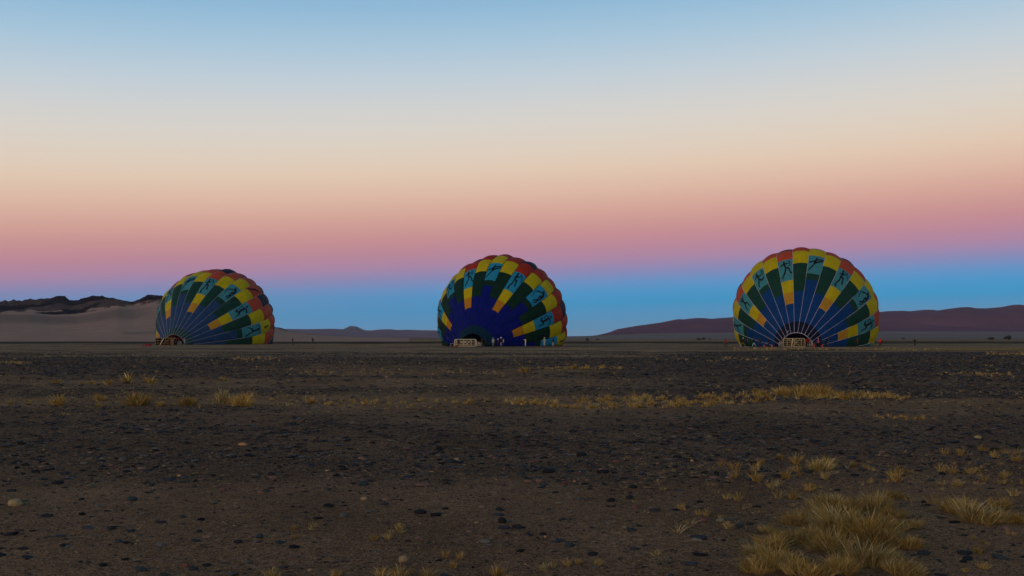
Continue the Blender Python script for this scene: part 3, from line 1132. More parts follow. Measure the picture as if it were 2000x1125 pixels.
def heap(px, py, w, h, label, cat, seed):
    g = front_of(px, py, 0.3)
    bm = bmesh.new()
    bmesh.ops.create_icosphere(bm, subdivisions=3, radius=1)
    r2 = random.Random(seed)
    off = [Vector((r2.uniform(-.5, .5), r2.uniform(-.4, .4), 0)) for _ in range(5)]
    for v in bm.verts:
        a = math.atan2(v.co.y, v.co.x)
        k_ = 1 + .22 * math.sin(3 * a + seed) + .12 * math.sin(7 * a + v.co.z * 5) + .1 * math.sin(11 * v.co.x + 4 * v.co.y)
        v.co = Vector((v.co.x * w / 2 * k_, v.co.y * w / 2.4 * k_, max(-.02, v.co.z * h * (1 - .25 * abs(v.co.x)) * (k_))))
    me = bpy.data.meshes.new('red_bag')
    bm.to_mesh(me)
    bm.free()
    for p in me.polygons:
        p.use_smooth = True
    me.materials.append(M('dark_red_nylon', (0.20, 0.012, 0.014), rough=.6, bump=.3))
    o = link('red_bag', me)
    o.location = (g.x, g.y, 0)
    return tag(o, label, cat)


heap(288.5, 675.6, 1.7, .42, 'crumpled dark red envelope bag on the ground left of the brown wicker basket', 'bag', 3)
heap(891, 677.2, .75, .26, 'small red bag in front of the left end of the cream basket', 'bag', 5)

# small cream equipment stand at the left end of the cream basket
g = front_of(883.5, 676.6, 1.6)
t = empty('equipment_stand', (g.x, g.y, 0), 0)
tag(t, 'low cream metal stand just left of the cream framed basket', 'stand')
for x in (-.32, .32):
    bar_obj('leg', (x, 0, 0), (x, 0, .62), .035, CREAM, t)
    bar_obj('leg', (x, .4, 0), (x, .4, .62), .035, CREAM, t)
bar_obj('rail', (-.32, 0, .60), (.32, 0, .60), .03, CREAM, t)
bar_obj('rail', (-.32, 0.4, .60), (.32, 0.4, .60), .03, CREAM, t)
bm_obj('tray', lambda bm: bxm(bm, (0, .2, .28), (.6, .36, .2)), DARKIN, t)


# ------------------------------------------------------------------ people
def person(px, py, label, jacket, trousers, facing=0, pose='stand', head=(0.16, 0.09, 0.06), hair=(0.01, 0.008, 0.007), hat=None, shoes=(.02, .018, .016),
           group=None, h=1.75, pack=None, Yk=None, bag=None):
    """facing in degrees: 0 looks at the camera, 90 to the viewer's left, -90 to the right, 180 away"""
    if Yk:
        base = Vector((at(px, py, Yk).x, Yk, 0))
    else:
        base = front_of(px, py)
        h = h * base.y / gnd(px, py).y
    J = {}
    s = h / 1.75
    st, lean, arm = {'stand': (0, 0, 'down'), 'walk': (.34, .05, 'swing'), 'stride': (.46, .12, 'fwd'), 'bend': (.12, .75, 'fwd'), 'reach': (.08, .04, 'fwd'),
                     'hips': (.05, 0, 'hips'), 'raise': (.1, .02, 'up'), 'crouch': (.2, .35, 'fwd'), 'look': (.05, .02, 'look')}[pose]
    low = .38 if pose == 'crouch' else 0
    # local frame: forward = -y, right = +x
    pz = .93 - low - (.05 if st > .3 else 0)
    J['pelvis'] = (0, 0, pz)

    def tilt(f, z):
        zz = z - .93
        return (0, -math.sin(lean) * zz - f, pz + math.cos(lean) * zz)
    J['waist'] = tilt(0, 1.08)
    J['chest'] = tilt(0, 1.30)
    J['neck'] = tilt(.01, 1.49)
    J['head'] = tilt(.03, 1.60)
    J['crown'] = tilt(.02, 1.71)
    nose = tilt(.12, 1.60)
    for sg, nm in ((-1, 'l'), (1, 'r')):
        ssh = tilt(0, 1.42)
        J['sh' + nm] = (sg * .18, ssh[1], ssh[2])
        fs = sg * st
        if arm == 'down':
            e, w_ = (sg * .23, ssh[1] + .02, ssh[2] - .28), (sg * .22, ssh[1] - .06, ssh[2] - .54)
        elif arm == 'swing':
            e, w_ = (sg * .23, ssh[1] + fs * .25, ssh[2] - .27), (sg * .22, ssh[1] + fs * .6 - .12, ssh[2] - .46)
        elif arm == 'fwd':
            e, w_ = (sg * .21, ssh[1] - .16, ssh[2] - .22), (sg * .14, ssh[1] - .42, ssh[2] - .24)
        elif arm == 'hips':
            e, w_ = (sg * .36, ssh[1] + .06, ssh[2] - .26), (sg * .2, ssh[1] - .04, ssh[2] - .44)
        elif arm == 'look':
            e, w_ = (sg * .2, ssh[1] - .12, ssh[2] - .25), (sg * .06, ssh[1] - .26, ssh[2] - .14)
        else:
            e, w_ = (sg * .26, ssh[1] - .18, ssh[2] - .02), (sg * .24, ssh[1] - .46, ssh[2] + .06)
        J['el' + nm], J['wr' + nm] = e, w_
        dv = (Vector(w_) - Vector(e)).normalized()
        J['ha' + nm] = tuple(Vector(w_) + dv * .14)
        J['hip' + nm] = (sg * .095, 0, pz - .03)
        fy = -fs
        J['an' + nm] = (sg * .11, fy * .9, .09 + (.06 if fy > .2 else 0))
        if low:
            J['kn' + nm] = (sg * .16, -.34, .46)
            J['an' + nm] = (sg * .13, -.02 + fy * .3, .09)
        else:
            J['kn' + nm] = (sg * .10, fy * .45 - .04 - abs(st) * .1, .50)
        J['to' + nm] = (sg * .12, J['an' + nm][1] - .17, .035)
    RAD = dict(pelvis=(.155, .115), waist=(.135, .10), chest=(.17, .115), neck=(.055, .055), head=(.088, .10), crown=(.06, .07))
    for nm in 'lr':
        RAD.update({'sh' + nm: (.075, .07), 'el' + nm: (.052, .05), 'wr' + nm: (.038, .036), 'ha' + nm: (.034, .022), 'hip' + nm: (.10, .10),
                    'kn' + nm: (.068, .068), 'an' + nm: (.045, .045), 'to' + nm: (.042, .032)})
    names_ = list(J)
    E_ = [('pelvis', 'waist'), ('waist', 'chest'), ('chest', 'neck'), ('neck', 'head'), ('head', 'crown')]
    for nm in 'lr':
        E_ += [('chest', 'sh' + nm), ('sh' + nm, 'el' + nm), ('el' + nm, 'wr' + nm), ('wr' + nm, 'ha' + nm), ('pelvis', 'hip' + nm), ('hip' + nm, 'kn' + nm), ('kn' + nm, 'an' + nm), ('an' + nm, 'to' + nm)]
    bm = bmesh.new()
    sl = bm.verts.layers.skin.verify()
    vd = {q: bm.verts.new(Vector(J[q]) * s) for q in names_}
    nv = bm.verts.new(Vector(nose) * s)
    for q, v in vd.items():
        v[sl].radius = tuple(x * s for x in RAD[q])
        v[sl].use_root = (q == 'pelvis')
    nv[sl].radius = (.02, .02)
    for a, b in E_:
        bm.edges.new((vd[a], vd[b]))
    bm.edges.new((vd['head'], nv))
    me0 = bpy.data.meshes.new('tmp')
    bm.to_mesh(me0)
    bm.free()
    tmp = bpy.data.objects.new('tmp', me0)
    COL.objects.link(tmp)
    tmp.modifiers.new('s', 'SKIN').use_smooth_shade = True
    tmp.modifiers.new('d', 'SUBSURF').levels = 1
    dg = bpy.context.evaluated_depsgraph_get()
    me = bpy.data.meshes.new_from_object(tmp.evaluated_get(dg))
    bpy.data.objects.remove(tmp)
    bpy.data.meshes.remove(me0)
    me.name = 'person'
    me.materials.clear()
    for nm_, c in (('skin', head), ('jacket', jacket), ('trousers', trousers), ('shoe_leather', shoes), ('hair', hair)):
        me.materials.append(M('%s_%d_%d_%d' % (nm_, c[0] * 999, c[1] * 999, c[2] * 999), c, scale=9, var=.2, rough=.85))
    PART = {}
    for a, b in E_:
        if b in ('head', 'crown'):
            PART[(a, b)] = 0
        elif b.startswith('to'):
            PART[(a, b)] = 3
        elif b.startswith(('hip', 'kn', 'an')):
            PART[(a, b)] = 2
        elif b.startswith('ha'):
            PART[(a, b)] = 0
        else:
            PART[(a, b)] = 1
    segs = [(Vector(J[a]) * s, Vector(J[b]) * s, p) for (a, b), p in PART.items()]
    hd = Vector(J['head']) * s
    for p in me.polygons:
        c = p.center
        best, bp_ = 9, 1
        for a, b, pp in segs:
            ab = b - a
            tt = max(0, min(1, (c - a).dot(ab) / ab.length_squared))
            d = (c - a - ab * tt).length
            if d < best:
                best, bp_ = d, pp
        if bp_ == 0 and (c - hd).length < .2 * s and (c.z > hd.z + .05 * s or c.y > hd.y + .02 * s):
            bp_ = 4
        if bp_ == 2 and c.z > (pz - .1) * s and not low:
            bp_ = 1
        p.material_index = bp_
        p.use_smooth = True
    o = link('person', me)
    o.location = base
    o.rotation_euler = (0, 0, R_(-facing))
    tag(o, label, 'person', group)
    if hat:
        bm_obj('hat', lambda bm: bmesh.ops.create_uvsphere(bm, u_segments=12, v_segments=8, radius=.125 * s,
               matrix=Matrix.Translation(Vector(J['crown']) * s + Vector((0, 0, -.035)))), M('hat_%d_%d' % (hat[0] * 999, hat[2] * 999), hat), o, True)
    if pack:
        pb = Vector(J['chest']) * s + Vector((0, .17, -.05))
        bm_obj('backpack', lambda bm: bxm(bm, pb, (.30, .18, .46)), M('pack_%d' % (pack[0] * 999), pack), o, True, .05)
    if bag:
        bm_obj('shoulder_bag', lambda bm: bxm(bm, (.26 * s, .05, .95 * s), (.16, .34, .34)), M('bag_black', (.012, .012, .014)), o, True, .05)
    return o


BLK, NVY, KHA, OLV, TAN, CRM = (.010, .010, .013), (.010, .014, .035), (.055, .045, .030), (.030, .032, .022), (.36, .26, .16), (.62, .55, .40)
G1, G2, G3 = 'ground crew around the leftmost balloon', 'people around the middle balloon', 'people around the rightmost balloon'
person(341.3, 675.3, 'dark-clad person with a pale scarf between basket and fan at leftmost balloon', BLK, BLK, 20, 'stand', hat=(.3, .28, .26), group=G1)
person(345.3, 675.2, 'dark person with a pale bare face inside the mouth of the leftmost balloon', BLK, BLK, -10, 'stand', head=(.45, .34, .30), group=G1, h=1.68)
person(360.6, 674.9, 'person in pale clothes holding the right lip of the dark red balloon mouth', (.34, .30, .26), (.26, .23, .2), 110, 'reach', group=G1)
person(571.7, 675.0, 'lone person in black coat and dull red trousers, right of the leftmost balloon', BLK, (.13, .022, .025), 60, 'look', h=1.78)
person(610.3, 669.7, 'far dark standing person, taller of two right of the leftmost balloon', BLK, OLV, -50, 'stand', h=1.85)
person(613.0, 669.8, 'far dark leaning person, shorter of two right of the leftmost balloon', BLK, OLV, 60, 'bend', h=1.75)
person(896.0, 677.0, 'person in dark jacket and grey trousers standing in front of the cream basket', (.02, .014, .012), (.07, .07, .068), 170, 'stand', group=G2, h=1.62)
person(941.4, 675.9, 'person in dark open jacket and grey trousers right of the small fan, middle balloon', (.022, .024, .024), (.12, .12, .11), 10, 'reach', group=G2, head=(.18, .12, .07))
person(947.4, 675.8, 'dark brown clad person standing before the black mouth of the middle balloon', (.022, .014, .010), (.022, .016, .012), 30, 'stand', group=G2, h=1.6, head=(.06, .04, .03))
person(963.2, 675.9, 'person in pale grey-green hooded jacket, first of the chatting group', (.33, .38, .35), (.16, .17, .15), 180, 'stand', hat=(.30, .37, .36), group=G2, h=1.84, head=(.3, .36, .34))
person(967.2, 675.7, 'person in black beside the grey-green hooded jacket', BLK, BLK, -110, 'walk', group=G2, head=(.24, .10, .08))
person(972.7, 675.6, 'short dark-coated person with white cap in the chatting group', (.030, .022, .030), BLK, 160, 'stand', hat=(.85, .82, .95), group=G2, h=1.63)
person(978.6, 676.4, 'person with white cap, black jacket and beige trousers in the chatting group', BLK, (.30, .24, .17), 200, 'stand', hat=(.9, .85, .95), group=G2, h=1.84)
person(983.3, 676.0, 'person in cream jacket and dark trousers, rightmost of the chatting group', (.46, .40, .30), BLK, 90, 'stand', group=G2, h=1.72)
person(1026.6, 676.4, 'person all in cream with arms stretched left, before the middle balloon', (.80, .68, .46), (.62, .60, .58), 90, 'raise', group=G2, h=1.66)
person(1063.3, 676.3, 'person in pale hooded overalls with one elbow out, near the middle balloon’s right end', (.30, .34, .30), (.38, .34, .28), -150, 'hips', hat=(.42, .44, .36), group=G2, h=1.86, head=(.35, .38, .32))
person(1080.4, 676.3, 'person in navy jacket and tan trousers at the right end of the middle balloon', (.012, .014, .040), (.44, .28, .17), 150, 'reach', group=G2, h=1.76)
person(1145.8, 668.7, 'left one of two far dark people right of the middle balloon', BLK, (.02, .02, .022), 0, 'stand', h=1.9)
person(1148.6, 668.3, 'right one of two far dark people right of the middle balloon', (.016, .012, .014), BLK, 0, 'stand', h=1.86)
person(1418.2, 677.5, 'person in red jacket walking left, left of the rightmost balloon', (.34, .018, .018), (.035, .032, .020), 80, 'walk', hat=(.28, .015, .02), group=G3, h=1.7)
person(1450.3, 677.8, 'person with pale hat, brown top, khaki trousers and white shoes by rightmost balloon’s left edge', (.035, .018, .010), (.17, .14, .06), -60, 'stride', hat=(.42, .38, .26), group=G3, shoes=(.8, .74, .66), h=1.8)
person(1458.6, 677.6, 'person in black and dark blue with a grey pack beside the pale-hatted one', BLK, (.008, .018, .032), 70, 'stride', group=G3, pack=(.13, .15, .12), shoes=(.45, .44, .42), h=1.7)
person(1473.2, 677.6, 'person in black jacket and light blue trousers striding left', BLK, (.34, .50, .54), 85, 'stride', group=G3, h=1.78)
person(1485.2, 677.6, 'dim olive-clad person right of the light blue trousers', (.022, .024, .016), (.03, .032, .024), 60, 'walk', group=G3, h=1.84)
person(1501.8, 677.4, 'person in a long black coat with bare pinkish head between two orange cones', BLK, BLK, 80, 'stand', head=(.34, .13, .12), hair=(.30, .12, .11), group=G3, h=1.82)
person(1522.4, 677.4, 'pale olive-clad person leaning over the fan left of the tan basket', (.20, .19, .12), (.16, .15, .10), -70, 'crouch', group=G3, h=1.8)
person(1577.7, 677.6, 'person in dark red jacket and black trousers right of the tan basket', (.22, .006, .006), BLK, 10, 'stand', head=(.16, .05, .045), group=G3, h=1.86)
person(1587.2, 677.4, 'person in beige bending down over a low fan', (.34, .27, .17), (.30, .24, .15), 80, 'bend', group=G3, h=1.8)
person(1593.3, 677.4, 'person in blue jacket and brown trousers beside the bending one', (.006, .014, .13), (.06, .035, .014), 150, 'stand', group=G3, h=1.78)
person(1599.0, 677.6, 'person in pink top and black trousers, right of the blue jacket', (.56, .10, .19), BLK, 120, 'reach', group=G3, hat=(.42, .36, .30), h=1.64)
person(1603.0, 677.4, 'black-clad person standing behind the pink top', BLK, BLK, 40, 'stand', group=G3, h=1.78, head=(.03, .02, .02))
person(1614.2, 677.4, 'black-clad person crouching before the rightmost balloon', BLK, (.016, .018, .012), 80, 'crouch', group=G3, h=1.8)
person(1619.0, 677.5, 'tall person in dark grey-olive standing beside the crouching one', (.030, .034, .028), (.035, .042, .034), 100, 'hips', group=G3, h=1.98)
person(1675.4, 677.5, 'person in dull red jacket with black backpack before the right part of the rightmost balloon', (.20, .012, .014), (.016, .02, .014), 100, 'stand', pack=(.012, .012, .014), group=G3, shoes=(.5, .48, .44), h=1.8)
person(1719.8, 677.6, 'person in bright red jacket with black shoulder bag walking left, right of the rightmost balloon', (.85, .020, .014), BLK, 80, 'walk', bag=True, h=1.78)
person(1787.0, 677.8, 'rightmost lone person in dark brown jacket walking on the open plain', (.028, .014, .008), (.016, .018, .012), 70, 'walk', shoes=(.30, .28, .26), h=1.72)


# ------------------------------------------------------------------ distant bushes
def bush(px, Y, z, w, h, label, seed):
    r2 = np.random.default_rng(seed)
    x = (px - 1000) / F * Y
    t = empty('desert_tree', (x, Y, z), 0)
    tag(t, label, 'tree', 'lone dark trees far out on the plain')
    n = 520
    d = r2.normal(size=(n, 3))
    d /= np.linalg.norm(d, axis=1)[:, None]
    rad = r2.uniform(.35, 1, n) ** .6
    lob = 1 + .25 * np.sin(d[:, 0] * 5 + seed) + .15 * np.sin(d[:, 2] * 9 + seed)
    c = d * (rad * lob)[:, None] * np.array([w / 2, w / 2.4, h * .42]) + np.array([0, 0, h * .55])
    c[:, 2] = np.maximum(c[:, 2], .2)
    s_ = r2.uniform(.25, .5, (n, 1)) * (w / 6)
    a = r2.normal(size=(n, 3)) * s_
    b = r2.normal(size=(n, 3)) * s_
    co = np.stack([c - a, c + b, c + a * .8 - b * .3], 1).reshape(-1, 3)
    me = np_mesh('crown', co, np.arange(n * 3).reshape(-1, 3), M('dark_thorn_leaves', (.035, .034, .026), var=.4, scale=2))
    link('crown', me, t)
    for q in range(3):
        a_ = 2 * PI * q / 3
        bar_obj('trunk', (0, 0, -.3), (math.cos(a_) * w * .2, math.sin(a_) * w * .15, h * .55), .12, M('grey_brown_bark', (.06, .045, .035)), t, 5)


def pedz(px, Y):
    ft = float(np.interp(px, [900, 1100, 1250, 1500, 2000, 2900], [0.5, 2, 8, 10, 10.5, 9]))
    tp_ = min(1, max(0, (Y - 900) / 2500))
    return ft * tp_ ** .8 / F * Y + CAM_H * tp_


for a_ in [(1967.5, 860, 0, 6.2, 3.3, 'largest rounded dark tree far out near the right edge'),
           (1935, 880, 0, 5.2, 2.1, 'low spreading dark tree left of the largest far tree'),
           (1763, 1000, None, 3.2, 1.2, 'small dark bush under the dunes above the lone walker in brown'),
           (1365, 880, 0, 4.4, 1.3, 'flat dark bush left of a taller one under the dunes'),
           (1373.5, 880, 0, 2.8, 2.1, 'taller dark bush in the row left of the rightmost balloon'),
           (1385, 900, 0, 1.6, 1.6, 'smallest bush nearest the left edge of the rightmost balloon'),
           (1167, 880, 0, 2.2, .9, 'tiny low bush right of the two far dark people')]:
    px_, Y_, z_, w_, h_, lb = a_
    bush(px_, Y_, pedz(px_, Y_) if z_ is None else z_, w_, h_, lb, int(px_))

# ------------------------------------------------------------------ dry grass
GRASS = attr_mat('dry_grass', 1.08, .95, .06, .2, 3.0, 0.02)
_t = GRASS.node_tree
_oi = _t.nodes.new('ShaderNodeObjectInfo')
_rr = _t.nodes.new('ShaderNodeValToRGB')
for _i, (_p, _c) in enumerate([(0, (.72, .68, .60)), (.35, (1.0, .92, .74)), (.7, (1.15, 1.06, .85)), (1, (1.0, 1.08, 1.15))]):
    if _i > 1:
        _rr.color_ramp.elements.new(_p)
for _e, (_p, _c) in zip(_rr.color_ramp.elements, [(0, (.72, .68, .60)), (.35, (1.0, .92, .74)), (.7, (1.15, 1.06, .85)), (1, (1.0, 1.08, 1.15))]):
    _e.position = _p
    _e.color = (*_c, 1)
_t.links.new(_oi.outputs['Random'], _rr.inputs[0])
_vm = _t.nodes.new('ShaderNodeVectorMath')
_vm.operation = 'MULTIPLY'
_pb = _t.nodes['Principled BSDF']
_src = _pb.inputs['Base Color'].links[0].from_socket
_t.links.new(_src, _vm.inputs[0])
_t.links.new(_rr.outputs[0], _vm.inputs[1])
_t.links.new(_vm.outputs[0], _pb.inputs['Base Color'])
GPAL = np.array([[.31, .215, .068], [.25, .165, .048], [.37, .28, .12], [.18, .125, .045], [.44, .36, .21]])


def blades(r2, n, rad, hgt, spread, wid, pal=GPAL, pale=.1, flat=0.0, clump=1):
    """n curved stems; returns verts, tri faces, colours"""
    cs = r2.normal(size=(clump, 2)) * rad * .55
    ci = r2.integers(0, clump, n)
    a = r2.uniform(0, 2 * PI, n)
    q = np.sqrt(r2.uniform(0, 1, n))
    bx = cs[ci, 0] * (clump > 1) + np.cos(a) * q * rad * .28
    by = cs[ci, 1] * (clump > 1) + np.sin(a) * q * rad * .28
    a2 = a + r2.normal(0, .5, n)
    ln = hgt * r2.uniform(.45, 1.1, n) * (1 - .3 * q)
    out = spread * (0.2 + q) * r2.uniform(.5, 1.3, n)
    out = np.where(r2.uniform(0, 1, n) < flat, out * 2.2, out)
    ln = np.where(out > spread * 2, ln * .5, ln)
    z0 = np.zeros(n) - .02
    p0 = np.stack([bx, by, z0], -1)
    dirx, diry = np.cos(a2), np.sin(a2)
    j = r2.normal(0, .19, (n, 2)) * ln[:, None]
    p1 = p0 + np.stack([dirx * out * .38 + j[:, 0] * .4, diry * out * .38 + j[:, 1] * .4, ln * .55], -1)
    p2 = p0 + np.stack([dirx * out * .75 + j[:, 0], diry * out * .75 + j[:, 1], ln * .88], -1)
    p3 = p0 + np.stack([dirx * out * 1.15 + j[:, 0] * 1.6, diry * out * 1.15 + j[:, 1] * 1.6, ln * (1.0 + r2.normal(0, .06, n))], -1)
    fa = r2.uniform(0, PI, n)
    sx = np.stack([np.cos(fa), np.sin(fa), np.zeros(n)], -1) * (wid * r2.uniform(.6, 1.3, n))[:, None]
    co = np.stack([p0 - sx, p0 + sx, p1 - sx * .9, p1 + sx * .9, p2 - sx * .6, p2 + sx * .6, p3], 1)
    base = np.arange(n)[:, None] * 7
    tri = np.array([[0, 1, 3], [0, 3, 2], [2, 3, 5], [2, 5, 4], [4, 5, 6]])
    f = (base[:, :, None] + tri[None]).reshape(-1, 3)
    w_ = np.array([.3, .27, .2, .2, 0]) + 0
    w_[4] = max(pale, .01)
    ck = pal[r2.choice(5, n, p=w_ / w_.sum())] * r2.uniform(.75, 1.2, (n, 1))
    cc = np.repeat(ck[:, None], 7, 1)
    return co.reshape(-1, 3), f, cc.reshape(-1, 3)


def tuft_mesh(seed, n, rad, hgt, spread, wid, **k):
    r2 = np.random.default_rng(seed)
    co, f, c = blades(r2, n, rad, hgt, spread, wid, **k)
    return np_mesh('grass_tuft', co, f, GRASS, False, cols=c)


def fans_mesh(seed, n_fan, n_bl, R, hgt, spread, wid, pale=.1, straggle=0, gain=1.0):
    """a bush made of many stiff little fans of stems"""
    r2 = np.random.default_rng(seed)
    cc_, ff_, kk_ = [], [], []
    m = 0
    for i in range(n_fan):
        a, q = r2.uniform(0, 2 * PI), math.sqrt(r2.uniform(0, 1))
        ox, oy = R * q * math.cos(a), R * q * math.sin(a)
        h_ = hgt * (1 - .45 * q * q) * r2.uniform(.7, 1.15)
        co, f, c = blades(r2, n_bl, .22, h_, spread * r2.uniform(.7, 1.2), wid, pale=pale, flat=.06)
        lean = .45 * q
        co[:, 0] += co[:, 2] * lean * math.cos(a) + ox
        co[:, 1] += co[:, 2] * lean * math.sin(a) + oy
        cc_.append(co); ff_.append(f + m); kk_.append(c * gain * r2.uniform(.7, 1.2))
        m += len(co)
    if straggle:
        co, f, c = blades(r2, straggle, R * 2, .16, .9, wid * .8, pale=.7, flat=.5)
        cc_.append(co); ff_.append(f + m); kk_.append(c)
    return np_mesh('grass_tuft', np.vstack(cc_), np.vstack(ff_), GRASS, False, cols=np.vstack(kk_))


# unit-width variants (about 1 m across), scaled per tuft
SMALL = [tuft_mesh(100 + i, 95, .75, .80, .40, .017, pale=.15, clump=1 + i % 2) for i in range(6)]
SPARSE = [tuft_mesh(120 + i, 34, .6, .75, .50, .015, pale=.6, flat=.3) for i in range(3)]
ROUND = [fans_mesh(140 + i, 9, 42, .30, .72, .26, .010, .08, 0, 1.3) for i in range(5)]
BIG = [fans_mesh(160 + i, 19, 50, .38, .64, .24, .0058, .12, 70) for i in range(7)]
FARS = [fans_mesh(180 + i, 4, 22, .24, .72, .22, .022, .05, 0, 1.3) for i in range(5)]

tufts = []   # px, py, width px, kind


def T(s_, kind):
    for q in s_.split():
        v = [float(z) for z in q.split(',')]
        tufts.append((*v, kind))


T('108,750,27 180,750,22 209,751,30 250,748,42 298,747,38 434,744,22 400,742,9 160,750,14', 'far')
T('119,792,38 195,782,26 270,790,70 312,792,22 365,791,42 431,788,48 472,792,48 57,791,12 195,793,16 20,789,15 608,786,28 642,790,16', 'round')
T('530,782,12 690,784,14 712,788,22 735,783,18 760,788,14 785,785,14 805,790,14 820,782,20 850,784,15 870,782,14 890,786,16 915,789,28 950,784,16 988,787,22 665,782,12', 'far')
T('1527,772,36 1565,773,46 1602,774,46 1185,783,26 1262,782,22 1720,776,22 1640,776,26 1670,775,22 1490,776,30 1745,777,14 1760,778,12', 'round')
T('1712,815,14 1722,818,16 1735,816,16 1748,818,12 1760,815,18 1772,820,14 1790,819,16 1802,819,16 1824,818,10 1027,727,30 1120,720,22 1175,719,18 1145,721,16 1210,720,14 625,733,12 858,738,8', 'far')
T('1525,900,20 1587,920,30 1611,937,26 1545,922,22 1555,908,34 1512,952,28 1535,937,26 1552,933,15 1580,957,32 1525,974,32 1543,971,16', 'small')
T('1697,919,20 1665,913,24 1735,928,30 1776,926,14 1705,944,13 1750,942,34 1854,889,28 1874,883,9 1935,883,24 1942,896,22 1975,889,24 1985,902,28 1844,925,28 1871,926,12 1895,926,22 1910,926,22 1845,950,26 1872,952,24 1947,945,28 1960,935,20 1980,931,24 1998,946,18 1987,972,32', 'small')
T('1062,1117,27 1090,1112,24 1131,1105,22 1155,1108,24 1330,994,20 1364,1007,20 1435,938,24 1465,924,36 1487,908,18 1415,912,18 1477,943,30 1420,976,26 1422,1034,26 1408,1014,15', 'small')
T('1280,1087,36 1347,1026,38 1325,1043,42 1387,951,24 1357,936,26 1295,938,16 1295,958,18 1272,956,15 1260,956,12 1220,956,12 1447,992,26 1315,993,12 1381,1081,14 1290,1006,11 1302,1116,14 1277,1038,9', 'sparse')
T('574,1037,17 610,1036,20 576,1054,19 720,1057,22 757,1054,22 768,1043,20 780,1036,22 890,1092,26 886,1112,20 550,1128,36 655,1128,27 742,1130,48 834,1130,38 800,1127,18 972,1128,34 1002,1130,20', 'small')
T('700,1036,9 670,1041,14 802,1008,9 854,1013,8 917,996,11 867,1008,14 650,948,13 742,956,9 665,1066,9 175,1071,9 234,1035,11 370,1083,15 402,1089,11 355,1127,22 425,1127,15 235,1127,15 182,1031,9 2,992,13 51,993,7 65,991,6', 'sparse')
T('1901,1054,16 1925,1064,16 1910,1082,24 1912,1108,28 1885,1119,15 1980,1047,14 1930,1029,18', 'small')
T('1606,918,56', 'round')
T('1550,1022,60 1625,990,78 1707,992,70 1750,972,38 1655,1038,118 1690,1052,108 1770,1032,56 1620,1077,80 1725,1067,80 1770,1072,62 1545,1062,66 1505,1072,66 1525,1112,88 1575,1128,88 1687,1108,98 1765,1124,76 1912,1017,98 1870,1000,66 1955,992,44 1995,1022,46 1500,1040,40 1590,1012,60 1480,1120,60 1640,1122,70 1735,1100,60 1480,1085,50 1580,1050,48 1745,1010,50 1665,1000,60', 'big')
T('1820,984,54 1775,978,30 1545,985,26', 'sparse')
# the long grassy belt right of centre and its fringe
rb = random.Random(3)
extra = []
for i in range(330):
    px_ = rb.uniform(1000, 1775)
    top = np.interp(px_, [1000, 1150, 1350, 1500, 1620, 1775], [778, 777, 772, 762, 764, 774])
    bot = np.interp(px_, [1000, 1150, 1350, 1500, 1620, 1775], [797, 800, 798, 784, 780, 781])
    py_ = top + (bot - top) * rb.betavariate(1.6, 1.3)
    extra.append((px_, py_, rb.uniform(9, 22), 'far'))
for i in range(40):
    extra.append((rb.uniform(1240, 1560), rb.uniform(905, 1010), rb.uniform(8, 16), 'sparse'))
for i in range(60):
    extra.append((rb.uniform(1560, 2000), rb.uniform(890, 960), rb.uniform(8, 17), 'small'))
for i in range(70):
    extra.append((rb.uniform(0, 1000), rb.gauss(786, 5), rb.uniform(6, 13), 'far'))
extra.sort(key=lambda v: -v[2])
room = 300 - len(tufts)
tufts += extra[:room]
rest_t = extra[room:]


